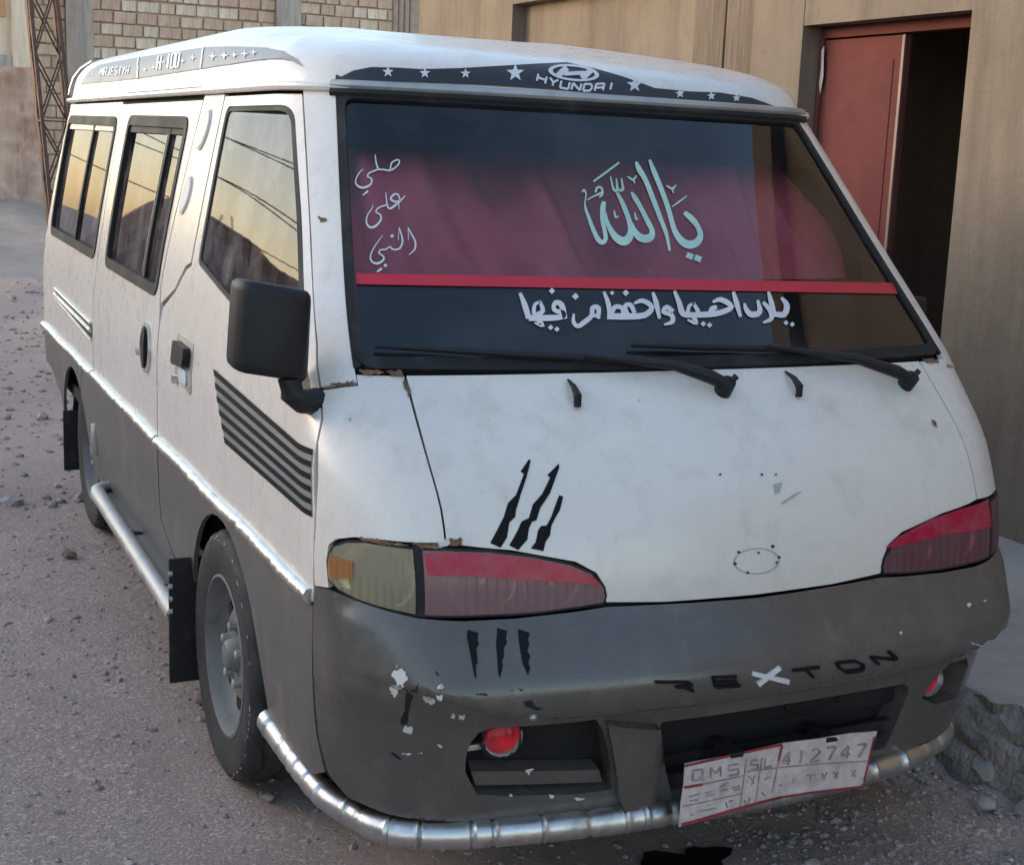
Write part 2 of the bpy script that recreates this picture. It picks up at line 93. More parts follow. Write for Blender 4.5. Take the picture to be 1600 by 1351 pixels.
'bold_line': [[(-.255,1.2464),(-.2648,1.2448),(-.276,1.243),(-.2908,1.2446),(-.3048,1.252),(-.3145,1.2609),(-.3202,1.2697),(-.319,1.2768),(-.3139,1.2817),(-.3089,1.286),(-.3006,1.2826),(-.302,1.2769),(-.3032,1.2716),(-.302,1.2678),(-.2978,1.2629),(-.2916,1.2573),(-.2879,1.2548),(-.284,1.2546),(-.2746,1.2555),(-.2641,1.2565)],[(-.269,1.2963),(-.2656,1.2883),(-.2621,1.2803),(-.2589,1.2724),(-.2559,1.2646),(-.253,1.2566),(-.2501,1.2487),(-.2663,1.2503),(-.2695,1.2584),(-.2728,1.2665),(-.2754,1.2746),(-.2767,1.2825),(-.2771,1.2901),(-.2775,1.2977)],[(-.2386,1.2738),(-.2418,1.2671),(-.2448,1.2606),(-.2459,1.2553),(-.245,1.2509),(-.2431,1.247),(-.2411,1.2446),(-.2362,1.2422),(-.2266,1.2394),(-.2164,1.2363),(-.2161,1.2324),(-.2262,1.2337),(-.2372,1.2351),(-.2486,1.2389),(-.2572,1.2456),(-.2615,1.2527),(-.2624,1.2599),(-.2592,1.2664),(-.2534,1.2722),(-.2477,1.2779)],[(-.2259,1.2795),(-.2217,1.2705),(-.2177,1.2622),(-.2145,1.2585),(-.2114,1.2579),(-.204,1.2571),(-.1985,1.2571),(-.1959,1.2581),(-.1931,1.2611),(-.191,1.2645),(-.19,1.2675),(-.1901,1.271),(-.1904,1.2749),(-.1839,1.2742),(-.1814,1.27),(-.1789,1.2655),(-.1777,1.2607),(-.1781,1.2554),(-.1804,1.2498),(-.187,1.2457),(-.1984,1.245),(-.2121,1.2471),(-.2263,1.2537),(-.2322,1.2631),(-.2332,1.2721),(-.234,1.2806)],[(-.1642,1.2972),(-.1615,1.2894),(-.1588,1.2816),(-.1567,1.2734),(-.1556,1.2647),(-.1551,1.2555),(-.1546,1.2464),(-.1636,1.2479),(-.1668,1.2575),(-.17,1.2671),(-.1724,1.2761),(-.1733,1.2841),(-.1734,1.2915),(-.1734,1.2988)],[(-.0984,1.2751),(-.1072,1.2766),(-.1148,1.2778),(-.1198,1.2773),(-.128,1.2742),(-.1366,1.2692),(-.139,1.2677),(-.1368,1.2678),(-.124,1.2645),(-.1102,1.2617),(-.0978,1.2601),(-.0848,1.2594),(-.0722,1.2588),(-.0612,1.2583),(-.0508,1.2581),(-.0403,1.2579),(-.0349,1.2471),(-.0451,1.2469),(-.0556,1.2468),(-.067,1.2471),(-.08,1.2478),(-.0942,1.249),(-.1085,1.2511),(-.124,1.2546),(-.1401,1.2592),(-.1537,1.268),(-.1505,1.2771),(-.1402,1.2835),(-.1286,1.2873),(-.1168,1.2865),(-.1068,1.283),(-.0981,1.2797)],[(-.1053,1.2712),(-.1001,1.2709),(-.0936,1.2703),(-.0851,1.2673),(-.0788,1.262),(-.075,1.2569),(-.0717,1.2523),(-.0818,1.2503),(-.0864,1.2546),(-.0905,1.2584),(-.0929,1.2601),(-.0944,1.2609),(-.0986,1.2622),(-.1041,1.2638)],[(-.0397,1.2751),(-.041,1.2674),(-.0422,1.2602),(-.0421,1.2581),(-.0383,1.2571),(-.0284,1.2555),(-.0241,1.2551),(-.0249,1.2569),(-.0289,1.2634),(-.0331,1.2684),(-.0359,1.27),(-.0407,1.2712),(-.0466,1.2726),(-.0471,1.2774),(-.0413,1.2765),(-.0344,1.2754),(-.0268,1.2717),(-.02,1.2648),(-.0142,1.2565),(-.0139,1.2486),(-.0247,1.2467),(-.0386,1.2485),(-.0519,1.2545),(-.0545,1.2635),(-.0513,1.2711),(-.0482,1.2781)],[(-.0234,1.2497),(-.0252,1.2438),(-.0269,1.2382),(-.0297,1.2391),(-.0297,1.24),(-.022,1.2424),(-.014,1.2449),(-.0098,1.2412),(-.0166,1.2376),(-.0237,1.2338),(-.0337,1.2335),(-.0383,1.2414),(-.0368,1.2478),(-.0353,1.2538)],[(-.0016,1.2992),(-.001,1.2907),(-.0003,1.2823),(.0004,1.2745),(.0021,1.2667),(.0039,1.2581),(.0005,1.25),(-.0106,1.2469),(-.0233,1.2472),(-.035,1.2475),(-.0402,1.2575),(-.0287,1.2578),(-.0183,1.2581),(-.0134,1.2593),(-.0125,1.2624),(-.0134,1.2693),(-.014,1.2776),(-.013,1.2855),(-.0116,1.2935),(-.0101,1.3015)],[(.013,1.2619),(.0164,1.2659),(.0202,1.2703),(.0274,1.273),(.0375,1.2699),(.0455,1.2643),(.0494,1.2566),(.0428,1.2529),(.0348,1.2512),(.0309,1.2496),(.0309,1.2474),(.0321,1.2441),(.033,1.2425),(.0365,1.2407),(.0446,1.2382),(.0534,1.2356),(.0538,1.2325),(.0453,1.233),(.0361,1.2337),(.0265,1.2367),(.0199,1.2433),(.0177,1.2501),(.0196,1.2564),(.0271,1.2596),(.0355,1.2609),(.0381,1.2611),(.0371,1.2606),(.0329,1.2632),(.0316,1.2638),(.0311,1.263),(.0281,1.2594),(.0247,1.2555)],[(.056,1.2969),(.0576,1.2898),(.0593,1.2828),(.0607,1.275),(.0618,1.2657),(.0627,1.2553),(.0636,1.245),(.0557,1.2461),(.0523,1.2568),(.049,1.2676),(.0468,1.2775),(.0467,1.2854),(.0478,1.2919),(.0489,1.2984)],[(.1098,1.2733),(.1018,1.2751),(.0947,1.2766),(.0899,1.2764),(.0834,1.274),(.0769,1.2699),(.0753,1.2676),(.0777,1.2656),(.0851,1.2613),(.0945,1.258),(.1078,1.2567),(.1249,1.2566),(.1418,1.2566),(.1567,1.2564),(.1709,1.2563),(.185,1.2562),(.1897,1.2448),(.1758,1.2446),(.1617,1.2443),(.1469,1.2443),(.1299,1.2444),(.1117,1.2449),(.0947,1.2471),(.08,1.2527),(.0683,1.2603),(.0616,1.2696),(.0652,1.2773),(.0739,1.2826),(.0839,1.2855),(.0939,1.2844),(.1027,1.281),(.1105,1.2778)],[(.1121,1.2586),(.1123,1.2645),(.1125,1.2708),(.1153,1.2762),(.123,1.2781),(.1317,1.2768),(.14,1.2722),(.1431,1.2656),(.1436,1.2595),(.144,1.2538),(.1308,1.2569),(.1312,1.2624),(.1316,1.2674),(.1317,1.269),(.1309,1.269),(.1273,1.2692),(.1253,1.2688),(.1242,1.2666),(.1232,1.2614),(.1221,1.2558)],[(.1798,1.2976),(.1799,1.29),(.18,1.2826),(.1806,1.2752),(.182,1.267),(.184,1.2581),(.1859,1.2491),(.1742,1.2503),(.172,1.2593),(.1698,1.2685),(.1687,1.2774),(.1694,1.2854),(.1713,1.2925),(.1732,1.2995)],[(.1753,1.25),(.1689,1.2562),(.1629,1.2622),(.1591,1.265),(.1562,1.2655),(.1522,1.2651),(.1498,1.264),(.1494,1.2615),(.1505,1.2565),(.1517,1.2509),(.1409,1.2522),(.1397,1.2578),(.1385,1.2639),(.1397,1.2696),(.1452,1.2731),(.1531,1.2744),(.1627,1.2724),(.1708,1.2666),(.1773,1.2597),(.1833,1.2533)],[(.2063,1.2458),(.2021,1.2535),(.1976,1.2615),(.196,1.2691),(.2023,1.2736),(.2111,1.2732),(.22,1.2694),(.2244,1.263),(.2262,1.2575),(.2286,1.2537),(.2342,1.2502),(.2424,1.2461),(.2502,1.2424),(.2563,1.239),(.2606,1.2366),(.2623,1.2358),(.2637,1.2364),(.2655,1.2387),(.2665,1.2414),(.2661,1.2448),(.2644,1.2498),(.2625,1.2551),(.2673,1.2555),(.2705,1.2504),(.2739,1.2449),(.2757,1.2394),(.2747,1.2343),(.2716,1.2302),(.2661,1.2279),(.2588,1.2289),(.2522,1.2316),(.2458,1.2347),(.2379,1.2386),(.2288,1.2435),(.2204,1.2495),(.2156,1.2567),(.2136,1.2624),(.213,1.2641),(.2116,1.2641),(.2089,1.2641),(.2086,1.2644),(.209,1.2612),(.2116,1.2539),(.2143,1.2462)],[(.2063,1.2553),(.2143,1.2558),(.2223,1.2564),(.2259,1.2491),(.2179,1.2486),(.2099,1.248)],[(.2831,1.2468),(.2817,1.2564),(.2803,1.2663),(.281,1.2749),(.2865,1.2803),(.2945,1.282),(.3032,1.2801),(.3094,1.2742),(.3129,1.2672),(.3126,1.26),(.3058,1.2562),(.2978,1.2543),(.294,1.253),(.2945,1.2534),(.2935,1.2546),(.2947,1.2542),(.3016,1.2534),(.3125,1.2531),(.325,1.2529),(.3388,1.2527),(.3541,1.2526),(.3694,1.2526),(.3729,1.2414),(.3577,1.2414),(.3424,1.2414),(.3283,1.2416),(.3154,1.2423),(.3036,1.2433),(.2939,1.2451),(.2859,1.249),(.2821,1.2557),(.2848,1.2612),(.2919,1.2632),(.2999,1.2643),(.3034,1.2653),(.3029,1.2674),(.3004,1.2716),(.2991,1.273),(.2986,1.2725),(.2959,1.2714),(.294,1.2693),(.2933,1.2636),(.2938,1.2544),(.2943,1.245)],[(.3805,1.2936),(.38,1.2855),(.3795,1.2776),(.379,1.2697),(.3786,1.2616),(.3781,1.2532),(.3777,1.2448),(.3649,1.2477),(.3651,1.2562),(.3653,1.2648),(.3662,1.2733),(.3682,1.2811),(.3709,1.2885),(.3736,1.2958)],[(.3394,1.2791),(.339,1.2718),(.3386,1.265),(.3394,1.2621),(.3429,1.2602),(.3498,1.2579),(.3519,1.257),(.3516,1.2587),(.3497,1.2652),(.3471,1.2704),(.3446,1.2724),(.3401,1.2742),(.3349,1.2763),(.3361,1.2807),(.3414,1.2791),(.3474,1.2772),(.3534,1.273),(.3578,1.266),(.3608,1.2578),(.3596,1.2505),(.3501,1.2496),(.3395,1.2527),(.3304,1.259),(.3288,1.2672),(.3311,1.2743),(.3334,1.281)],[(.358,1.2436),(.3536,1.2384),(.3494,1.2335),(.3472,1.2342),(.3454,1.2361),(.3523,1.2378),(.3594,1.2397),(.3618,1.2367),(.3558,1.2336),(.3495,1.2303),(.3403,1.2313),(.3407,1.2383),(.3451,1.2438),(.3493,1.2491)],[(-.2762,1.2332),(-.2873,1.2381),(-.2914,1.2328),(-.2803,1.2279)],[(-.2928,1.2296),(-.3041,1.2346),(-.3082,1.2293),(-.2969,1.2244)],[(-.0418,1.2346),(-.052,1.2399),(-.0564,1.2345),(-.0462,1.2292)],[(-.0572,1.2321),(-.0675,1.2374),(-.072,1.232),(-.0617,1.2267)],[(.1309,1.2964),(.1197,1.303),(.114,1.2964),(.1253,1.2898)],[(.1628,1.2963),(.1551,1.301),(.1511,1.2963),(.1588,1.2917)],[(.2576,1.2889),(.2467,1.2959),(.2407,1.289),(.2516,1.2821)],[(.3089,1.2992),(.2995,1.3054),(.2941,1.2993),(.3035,1.2931)],[(.3333,1.2295),(.3254,1.2347),(.3209,1.2295),(.3288,1.2244)],[(.3202,1.2262),(.3122,1.2314),(.3077,1.2263),(.3157,1.2211)]],
'red_strip': [[(.7339,1.3257),(.6246,1.3266),(.5179,1.3272),(.4077,1.3274),(.2934,1.3272),(.1742,1.3266),(.0491,1.3255),(-.0831,1.3239),(-.2241,1.3216),(-.3761,1.3184),(-.5421,1.3142),(-.7331,1.3084),(-.7187,1.2841),(-.5344,1.2904),(-.3696,1.2952),(-.2187,1.2989),(-.0786,1.3016),(.0529,1.3036),(.1774,1.3049),(.2961,1.3058),(.4099,1.3062),(.5196,1.3062),(.6259,1.3058),(.7341,1.305)]],
'visor_band': [[(.7649,1.7503),(.7478,1.7422),(.7129,1.766),(.658,1.7825),(.5858,1.7859),(.5228,1.7854),(.4172,1.7976),(.3048,1.8153),(.1904,1.834),(.0607,1.8534),(-.0161,1.8317),(-.087,1.8079),(-.1797,1.7689),(-.2998,1.7575),(-.4182,1.7526),(-.5397,1.7357),(-.6026,1.7155),(-.6446,1.7005),(-.4774,1.7079),(-.2678,1.7185),(-.073,1.7316),(.1272,1.7386),(.3147,1.7406),(.4604,1.738),(.6003,1.7337),(.6833,1.7302),(.7649,1.7261)]],
'visor_marks': [[(.6107,1.7873),(.6065,1.7735),(.5957,1.7737),(.604,1.7637),(.6008,1.7497),(.61,1.7571),(.6187,1.7483),(.6162,1.7628),(.6249,1.7714),(.6141,1.7729)],[(.5116,1.7898),(.5082,1.7766),(.4976,1.7768),(.5061,1.7673),(.5035,1.7538),(.5122,1.7609),(.521,1.7525),(.5181,1.7663),(.5262,1.7745),(.5156,1.776)],[(.3984,1.7959),(.396,1.7832),(.3856,1.7834),(.3945,1.7742),(.3926,1.7613),(.4007,1.7681),(.4098,1.76),(.4063,1.7733),(.4138,1.7811),(.4033,1.7826)],[(.246,1.8259),(.2468,1.8028),(.2277,1.8033),(.246,1.7869),(.2444,1.7643),(.2584,1.7762),(.2756,1.7618),(.2676,1.7851),(.2797,1.799),(.2604,1.8016)],[(-.1258,1.8061),(-.1227,1.786),(-.1419,1.7866),(-.1217,1.7719),(-.1211,1.7517),(-.1083,1.7622),(-.0898,1.7492),(-.1001,1.7701),(-.0896,1.7823),(-.1092,1.7849)],[(-.2683,1.7669),(-.2685,1.7544),(-.2812,1.7548),(-.2688,1.7455),(-.2689,1.7327),(-.2602,1.7394),(-.2478,1.7311),(-.2544,1.7444),(-.2467,1.7521),(-.2596,1.7537)],[(-.3827,1.756),(-.3831,1.7442),(-.3957,1.7446),(-.3834,1.7357),(-.3831,1.7235),(-.3747,1.7299),(-.3621,1.722),(-.3691,1.7347),(-.3615,1.742),(-.3743,1.7435)],[(-.479,1.7469),(-.4795,1.7357),(-.4919,1.7361),(-.4795,1.7277),(-.4782,1.7176),(-.4707,1.7221),(-.4573,1.7167),(-.4654,1.7267),(-.4582,1.7336),(-.4708,1.7351)],[(-.0064,1.8026),(-.0024,1.7969),(.0037,1.7916),(.0118,1.7868),(.0215,1.7825),(.0327,1.779),(.0451,1.7764),(.0583,1.7746),(.0719,1.7737),(.0855,1.7739),(.0988,1.775),(.1114,1.777),(.1228,1.7799),(.1328,1.7836),(.141,1.7879),(.1471,1.7928),(.151,1.7981),(.1524,1.8037),(.1512,1.8094),(.1474,1.8151),(.1408,1.8206),(.1317,1.8258),(.1204,1.8304),(.1073,1.8343),(.0929,1.8374),(.0779,1.8395),(.0629,1.8406),(.0483,1.8405),(.0348,1.8394),(.0228,1.8371),(.0126,1.8339),(.0044,1.8299),(-.0018,1.8251),(-.0059,1.8198),(-.008,1.8141),(-.0083,1.8084),(-.0064,1.8026),(.0075,1.8031),(.0063,1.8074),(.007,1.8117),(.0094,1.8158),(.0135,1.8197),(.0193,1.8232),(.0267,1.8262),(.0357,1.8286),(.0458,1.8302),(.057,1.8311),(.0688,1.8312),(.0809,1.8305),(.0927,1.8291),(.104,1.8269),(.1142,1.8241),(.1229,1.8208),(.13,1.817),(.135,1.813),(.138,1.8088),(.1388,1.8046),(.1375,1.8004),(.1342,1.7964),(.1291,1.7927),(.1222,1.7895),(.1139,1.7867),(.1044,1.7845),(.094,1.7829),(.0829,1.7821),(.0716,1.7819),(.0603,1.7825),(.0494,1.7838),(.0392,1.7857),(.03,1.7883),(.022,1.7915),(.0155,1.795),(.0106,1.799),(.0075,1.8031)],[(.129,1.7793),(.1083,1.7962),(.0851,1.8136),(.0848,1.8344),(.1131,1.814),(.1352,1.7949)],[(.0514,1.777),(.0301,1.7958),(.0053,1.8153),(.0034,1.8324),(.0341,1.8138),(.0584,1.7962)],[(.1082,1.7914),(.0747,1.7965),(.0404,1.8017),(.0342,1.8164),(.0698,1.8109),(.1043,1.8056)],[(.1898,1.7925),(.1952,1.7794),(.1999,1.7666),(.1943,1.7649),(.1896,1.7778),(.1843,1.7908)],[(.1667,1.7841),(.1718,1.7711),(.1765,1.7583),(.1708,1.7567),(.1662,1.7695),(.1611,1.7825)],[(.194,1.7747),(.1823,1.7705),(.1706,1.7664),(.1674,1.7742),(.1791,1.7784),(.1907,1.7826)],[(.1578,1.7777),(.1544,1.7695),(.1508,1.7613),(.145,1.7666),(.1484,1.7748),(.1517,1.783)],[(.1314,1.7774),(.14,1.7725),(.1485,1.7675),(.1473,1.7604),(.1389,1.7653),(.1303,1.7702)],[(.1507,1.7648),(.1531,1.7583),(.1552,1.752),(.1495,1.7503),(.1474,1.7567),(.1451,1.7631)],[(.1243,1.7725),(.1293,1.7596),(.1337,1.7468),(.128,1.7452),(.1236,1.758),(.1186,1.7709)],[(.1319,1.742),(.1196,1.74),(.1073,1.7379),(.1051,1.7458),(.1175,1.7479),(.1298,1.75)],[(.1033,1.7411),(.0989,1.7539),(.0939,1.7668),(.0997,1.7684),(.1047,1.7555),(.1091,1.7427)],[(.0936,1.74),(.0892,1.7528),(.0842,1.7657),(.09,1.7673),(.095,1.7544),(.0995,1.7416)],[(.09,1.7636),(.0822,1.75),(.074,1.7365),(.0686,1.7422),(.0766,1.7558),(.0841,1.7694)],[(.0684,1.7385),(.0638,1.7514),(.0587,1.7643),(.0645,1.7659),(.0696,1.753),(.0742,1.7402)],[(.0545,1.766),(.0596,1.753),(.0643,1.7402),(.0584,1.7385),(.0538,1.7514),(.0487,1.7643)],[(.062,1.7353),(.0517,1.7358),(.0413,1.7363),(.0399,1.7443),(.0503,1.7438),(.0607,1.7434)],[(.0384,1.738),(.0335,1.7446),(.0284,1.7513),(.0327,1.7559),(.0378,1.7492),(.0428,1.7426)],[(.0272,1.7548),(.0272,1.7611),(.0271,1.7674),(.0339,1.7649),(.034,1.7586),(.0339,1.7524)],[(.0295,1.7702),(.04,1.7697),(.0506,1.7692),(.0525,1.7611),(.042,1.7616),(.0315,1.7621)],[(.0221,1.7409),(.0172,1.7539),(.0117,1.7669),(.0176,1.7685),(.0232,1.7555),(.0281,1.7426)],[(.0154,1.7636),(.0018,1.7656),(-.012,1.7677),(-.0138,1.7758),(.0001,1.7738),(.0139,1.7718)],[(-.0099,1.7726),(-.0039,1.7595),(.0013,1.7465),(-.0047,1.7448),(-.0099,1.7578),(-.0158,1.7709)],[(.0212,1.7493),(.0078,1.7513),(-.0057,1.7533),(-.007,1.7614),(.0066,1.7594),(.0201,1.7574)],[(-.0351,1.7775),(-.0287,1.7643),(-.0231,1.7512),(-.0291,1.7496),(-.0347,1.7627),(-.0411,1.7758)]],
'side_band': [[(4.286,1.7773),(4.2126,1.8282),(4.0614,1.8504),(3.5849,1.8511),(3.1232,1.8491),(2.4972,1.8434),(1.9955,1.8379),(1.7513,1.837),(1.518,1.8399),(1.2205,1.8435),(1.0121,1.8335),(.9197,1.8072),(.8794,1.7767),(.9389,1.8),(1.008,1.8064),(1.1438,1.8056),(1.28,1.7996),(1.5534,1.7855),(1.8807,1.7751),(2.3537,1.7725),(2.9206,1.7699),(3.5205,1.7718)]],
'side_marks': [[(3.1414,1.8495),(2.9894,1.8078),(2.9378,1.7709),(2.9049,1.7698),(2.9545,1.8063),(3.0981,1.8475)],[(1.9924,1.8386),(1.9341,1.8061),(1.9161,1.7756),(1.8932,1.7746),(1.9104,1.805),(1.9647,1.8371)],[(1.8054,1.8218),(1.7729,1.8114),(1.7235,1.8086),(1.7645,1.8059),(1.763,1.7957),(1.7891,1.806),(1.84,1.8091),(1.7977,1.8115)],[(1.6641,1.8251),(1.6303,1.8141),(1.5804,1.8115),(1.6212,1.8082),(1.6193,1.797),(1.6459,1.808),(1.6967,1.8108),(1.6549,1.814)],[(1.5405,1.8252),(1.513,1.8158),(1.4726,1.8138),(1.5052,1.8107),(1.5029,1.8009),(1.525,1.8104),(1.5659,1.8126),(1.5328,1.8156)],[(1.4309,1.8305),(1.4014,1.8206),(1.3607,1.8184),(1.3925,1.815),(1.3889,1.8044),(1.4121,1.8147),(1.4533,1.8169),(1.421,1.8202)],[(1.3381,1.8356),(1.3109,1.8264),(1.275,1.8244),(1.3019,1.8213),(1.2964,1.8115),(1.3189,1.821),(1.3549,1.8229),(1.3278,1.8261)],[(2.0786,1.8213),(2.0456,1.8114),(1.9975,1.8076),(2.037,1.8065),(2.0348,1.7979),(2.0608,1.8073),(2.1104,1.8113),(2.0698,1.8122)],[(2.2138,1.8153),(2.1871,1.807),(2.1447,1.8036),(2.1798,1.8028),(2.178,1.7954),(2.2008,1.8034),(2.2442,1.8068),(2.2083,1.8077)],[(2.8295,1.8064),(2.8027,1.7986),(2.7584,1.7955),(2.7952,1.7946),(2.7934,1.7876),(2.8172,1.7952),(2.8625,1.7984),(2.8249,1.7992)],[(2.6798,1.8078),(2.654,1.8002),(2.6113,1.7971),(2.6466,1.7963),(2.6448,1.7895),(2.6678,1.7969),(2.7109,1.8),(2.6752,1.8008)],[(4.1413,1.8152),(4.116,1.8103),(4.0807,1.8083),(4.1082,1.8078),(4.103,1.8033),(4.1251,1.8082),(4.1609,1.8102),(4.1331,1.8107)],[(4.0473,1.8141),(4.0235,1.8092),(3.9892,1.8072),(4.016,1.8067),(4.0113,1.8024),(4.0325,1.8071),(4.0672,1.8091),(4.0401,1.8096)],[(2.7136,1.839),(2.6411,1.8131),(2.6122,1.7895),(2.5762,1.7876),(2.6026,1.811),(2.6691,1.8365)],[(2.6542,1.8384),(2.5842,1.8128),(2.5566,1.7894),(2.5214,1.7876),(2.5466,1.8107),(2.6099,1.8359)],[(2.6115,1.8087),(2.5833,1.8085),(2.5554,1.8084),(2.5762,1.8152),(2.6045,1.8154),(2.6331,1.8156)],[(2.5262,1.8083),(2.5043,1.8082),(2.4825,1.8081),(2.5024,1.8148),(2.5244,1.8149),(2.5466,1.815)],[(2.5167,1.837),(2.4545,1.8121),(2.4297,1.7893),(2.3961,1.7875),(2.4187,1.8101),(2.4751,1.8345)],[(2.4281,1.8316),(2.4009,1.8313),(2.374,1.8311),(2.4055,1.8384),(2.4331,1.8387),(2.4609,1.839)],[(2.4092,1.8359),(2.3526,1.8116),(2.3299,1.7892),(2.2975,1.7874),(2.3183,1.8096),(2.3695,1.8335)],[(2.3203,1.7914),(2.3458,1.7915),(2.3715,1.7915),(2.3581,1.7852),(2.3326,1.7852),(2.3073,1.7852)],[(2.3482,1.7875),(2.3699,1.8099),(2.4237,1.834),(2.4644,1.8364),(2.405,1.8119),(2.3812,1.7893)],[(2.3511,1.8309),(2.3247,1.8306),(2.2985,1.8304),(2.3283,1.8375),(2.3551,1.8378),(2.3821,1.8381)],[(2.3322,1.8351),(2.2795,1.8112),(2.2582,1.7891),(2.2267,1.7874),(2.2461,1.8092),(2.2938,1.8328)],[(2.2488,1.7913),(2.2736,1.7914),(2.2987,1.7914),(2.2858,1.7852),(2.2609,1.7852),(2.2363,1.7852)],[(2.2761,1.7874),(2.2965,1.8095),(2.3466,1.8333),(2.3859,1.8356),(2.3305,1.8115),(2.3082,1.7892)],[(3.7925,1.7984),(3.8164,1.8136),(3.8652,1.8296),(3.9058,1.8317),(3.8526,1.8154),(3.8263,1.8002)],[(3.9022,1.8309),(3.8507,1.8208),(3.8114,1.8111),(3.7801,1.8106),(3.8183,1.8202),(3.8686,1.8303)],[(3.7778,1.8094),(3.782,1.8184),(3.7958,1.8277),(3.8388,1.8309),(3.8213,1.8214),(3.8139,1.8123)],[(3.8369,1.8303),(3.7874,1.8143),(3.763,1.7992),(3.7299,1.7975),(3.7522,1.8124),(3.7975,1.8282)],[(3.6967,1.797),(3.7182,1.8118),(3.7617,1.8275),(3.8005,1.8295),(3.7529,1.8137),(3.7294,1.7987)],[(3.7673,1.8258),(3.7346,1.8251),(3.7022,1.8245),(3.7289,1.8299),(3.762,1.8306),(3.7955,1.8313)],[(3.7341,1.8282),(3.6899,1.8125),(3.668,1.7977),(3.6359,1.7961),(3.6561,1.8107),(3.6964,1.8262)],[(3.7242,1.8087),(3.6931,1.8082),(3.6623,1.8077),(3.6787,1.8126),(3.71,1.8132),(3.7415,1.8138)],[(3.6476,1.8264),(3.6077,1.8111),(3.5876,1.7965),(3.5564,1.7949),(3.575,1.8093),(3.6113,1.8245)],[(3.5783,1.7981),(3.602,1.7984),(3.626,1.7988),(3.6133,1.794),(3.5895,1.7936),(3.5659,1.7933)],[(3.5335,1.8259),(3.5643,1.8265),(3.5955,1.8272),(3.5715,1.8219),(3.541,1.8213),(3.5108,1.8207)],[(3.601,1.8255),(3.5633,1.8103),(3.5441,1.7958),(3.5134,1.7942),(3.5312,1.8086),(3.5654,1.8236)],[(3.5228,1.7927),(3.494,1.7922),(3.4654,1.7918),(3.4771,1.7965),(3.5058,1.7969),(3.5349,1.7974)],[(3.5397,1.807),(3.5162,1.8066),(3.4929,1.8062),(3.5078,1.811),(3.5313,1.8115),(3.5551,1.8119)],[(3.4408,1.824),(3.4706,1.8246),(3.5007,1.8252),(3.4786,1.8201),(3.449,1.8195),(3.4198,1.8189)],[(3.5064,1.8236),(3.4866,1.816),(3.4729,1.8087),(3.442,1.807),(3.4542,1.8142),(3.4723,1.8217)],[(3.4503,1.8055),(3.4219,1.805),(3.3936,1.8045),(3.4075,1.8092),(3.436,1.8097),(3.4647,1.8103)],[(3.4157,1.8077),(3.4064,1.8006),(3.3992,1.7936),(3.37,1.792),(3.3767,1.799),(3.3853,1.806)],[(3.3902,1.7951),(3.4182,1.7956),(3.4464,1.796),(3.4349,1.7914),(3.4069,1.7909),(3.3791,1.7905)],[(3.3887,1.8183),(3.3601,1.8178),(3.3318,1.8172),(3.3511,1.8221),(3.3799,1.8227),(3.4091,1.8233)],[(3.3859,1.8211),(3.3573,1.8067),(3.3418,1.7927),(3.3132,1.7912),(3.3276,1.805),(3.3536,1.8193)],[(3.3238,1.8192),(3.295,1.8117),(3.2713,1.8045),(3.2458,1.8043),(3.2691,1.8115),(3.2976,1.8189)],[(3.2714,1.8194),(3.2701,1.8125),(3.2732,1.8058),(3.244,1.803),(3.2399,1.8097),(3.2391,1.8165)],[(3.2729,1.8052),(3.2649,1.7983),(3.2588,1.7915),(3.231,1.79),(3.2367,1.7967),(3.2442,1.8036)],[(3.2408,1.8182),(3.2173,1.8042),(3.204,1.7906),(3.1768,1.7891),(3.1891,1.8026),(3.2106,1.8165)],[(3.1866,1.8171),(3.1647,1.8033),(3.1522,1.7899),(3.1255,1.7884),(3.1371,1.8017),(3.1571,1.8154)],[(3.1972,1.8011),(3.1711,1.8007),(3.1451,1.8003),(3.1569,1.8048),(3.183,1.8052),(3.2094,1.8057)]],
'claw_marks': [[(.4553,1.0011),(.4779,.9809),(.4722,.977),(.4971,.9416),(.5154,.9281),(.5274,.9045),(.5598,.859),(.5404,.8501),(.5263,.8682),(.5183,.8942),(.5053,.9039),(.502,.9158),(.4859,.9452),(.4682,.9719),(.4524,.9984)],[(.3972,.9927),(.4265,.9737),(.4217,.9697),(.445,.9422),(.4667,.9249),(.4789,.9011),(.4941,.8955),(.5028,.8817),(.5233,.8537),(.5067,.8447),(.4872,.8627),(.4816,.883),(.4741,.8941),(.4647,.8967),(.4533,.9185),(.4286,.9438),(.4139,.9649),(.3984,.9858)],[(.4113,.9393),(.4041,.9363),(.415,.9133),(.4282,.8975),(.4369,.8856),(.4413,.8693),(.4517,.8573),(.4576,.8407),(.482,.8467),(.4711,.858),(.4642,.8784),(.4572,.8863),(.4458,.8867),(.4344,.9018),(.4214,.9236)]],
'badge_ring': [[(-.0606,.7908),(-.0594,.7849),(-.0555,.7794),(-.049,.7746),(-.0403,.7708),(-.0298,.768),(-.0181,.7666),(-.0057,.7664),(.0067,.7677),(.0185,.7701),(.0291,.7738),(.038,.7783),(.0447,.7836),(.0489,.7893),(.0504,.7952),(.0492,.8009),(.0453,.8063),(.0389,.811),(.0303,.8149),(.0199,.8176),(.0083,.8192),(-.004,.8194),(-.0163,.8183),(-.0282,.8159),(-.0389,.8124),(-.0479,.8079),(-.0547,.8026),(-.059,.7968),(-.0606,.7908),(-.0575,.791),(-.056,.7965),(-.0519,.8019),(-.0454,.8068),(-.0369,.811),(-.0268,.8142),(-.0157,.8165),(-.004,.8175),(.0076,.8173),(.0186,.8159),(.0284,.8133),(.0365,.8098),(.0425,.8054),(.0462,.8004),(.0474,.7951),(.046,.7896),(.042,.7843),(.0357,.7794),(.0273,.7752),(.0173,.7719),(.0062,.7695),(-.0055,.7684),(-.0172,.7685),(-.0283,.7699),(-.0382,.7724),(-.0464,.776),(-.0526,.7804),(-.0563,.7855),(-.0575,.791)]],
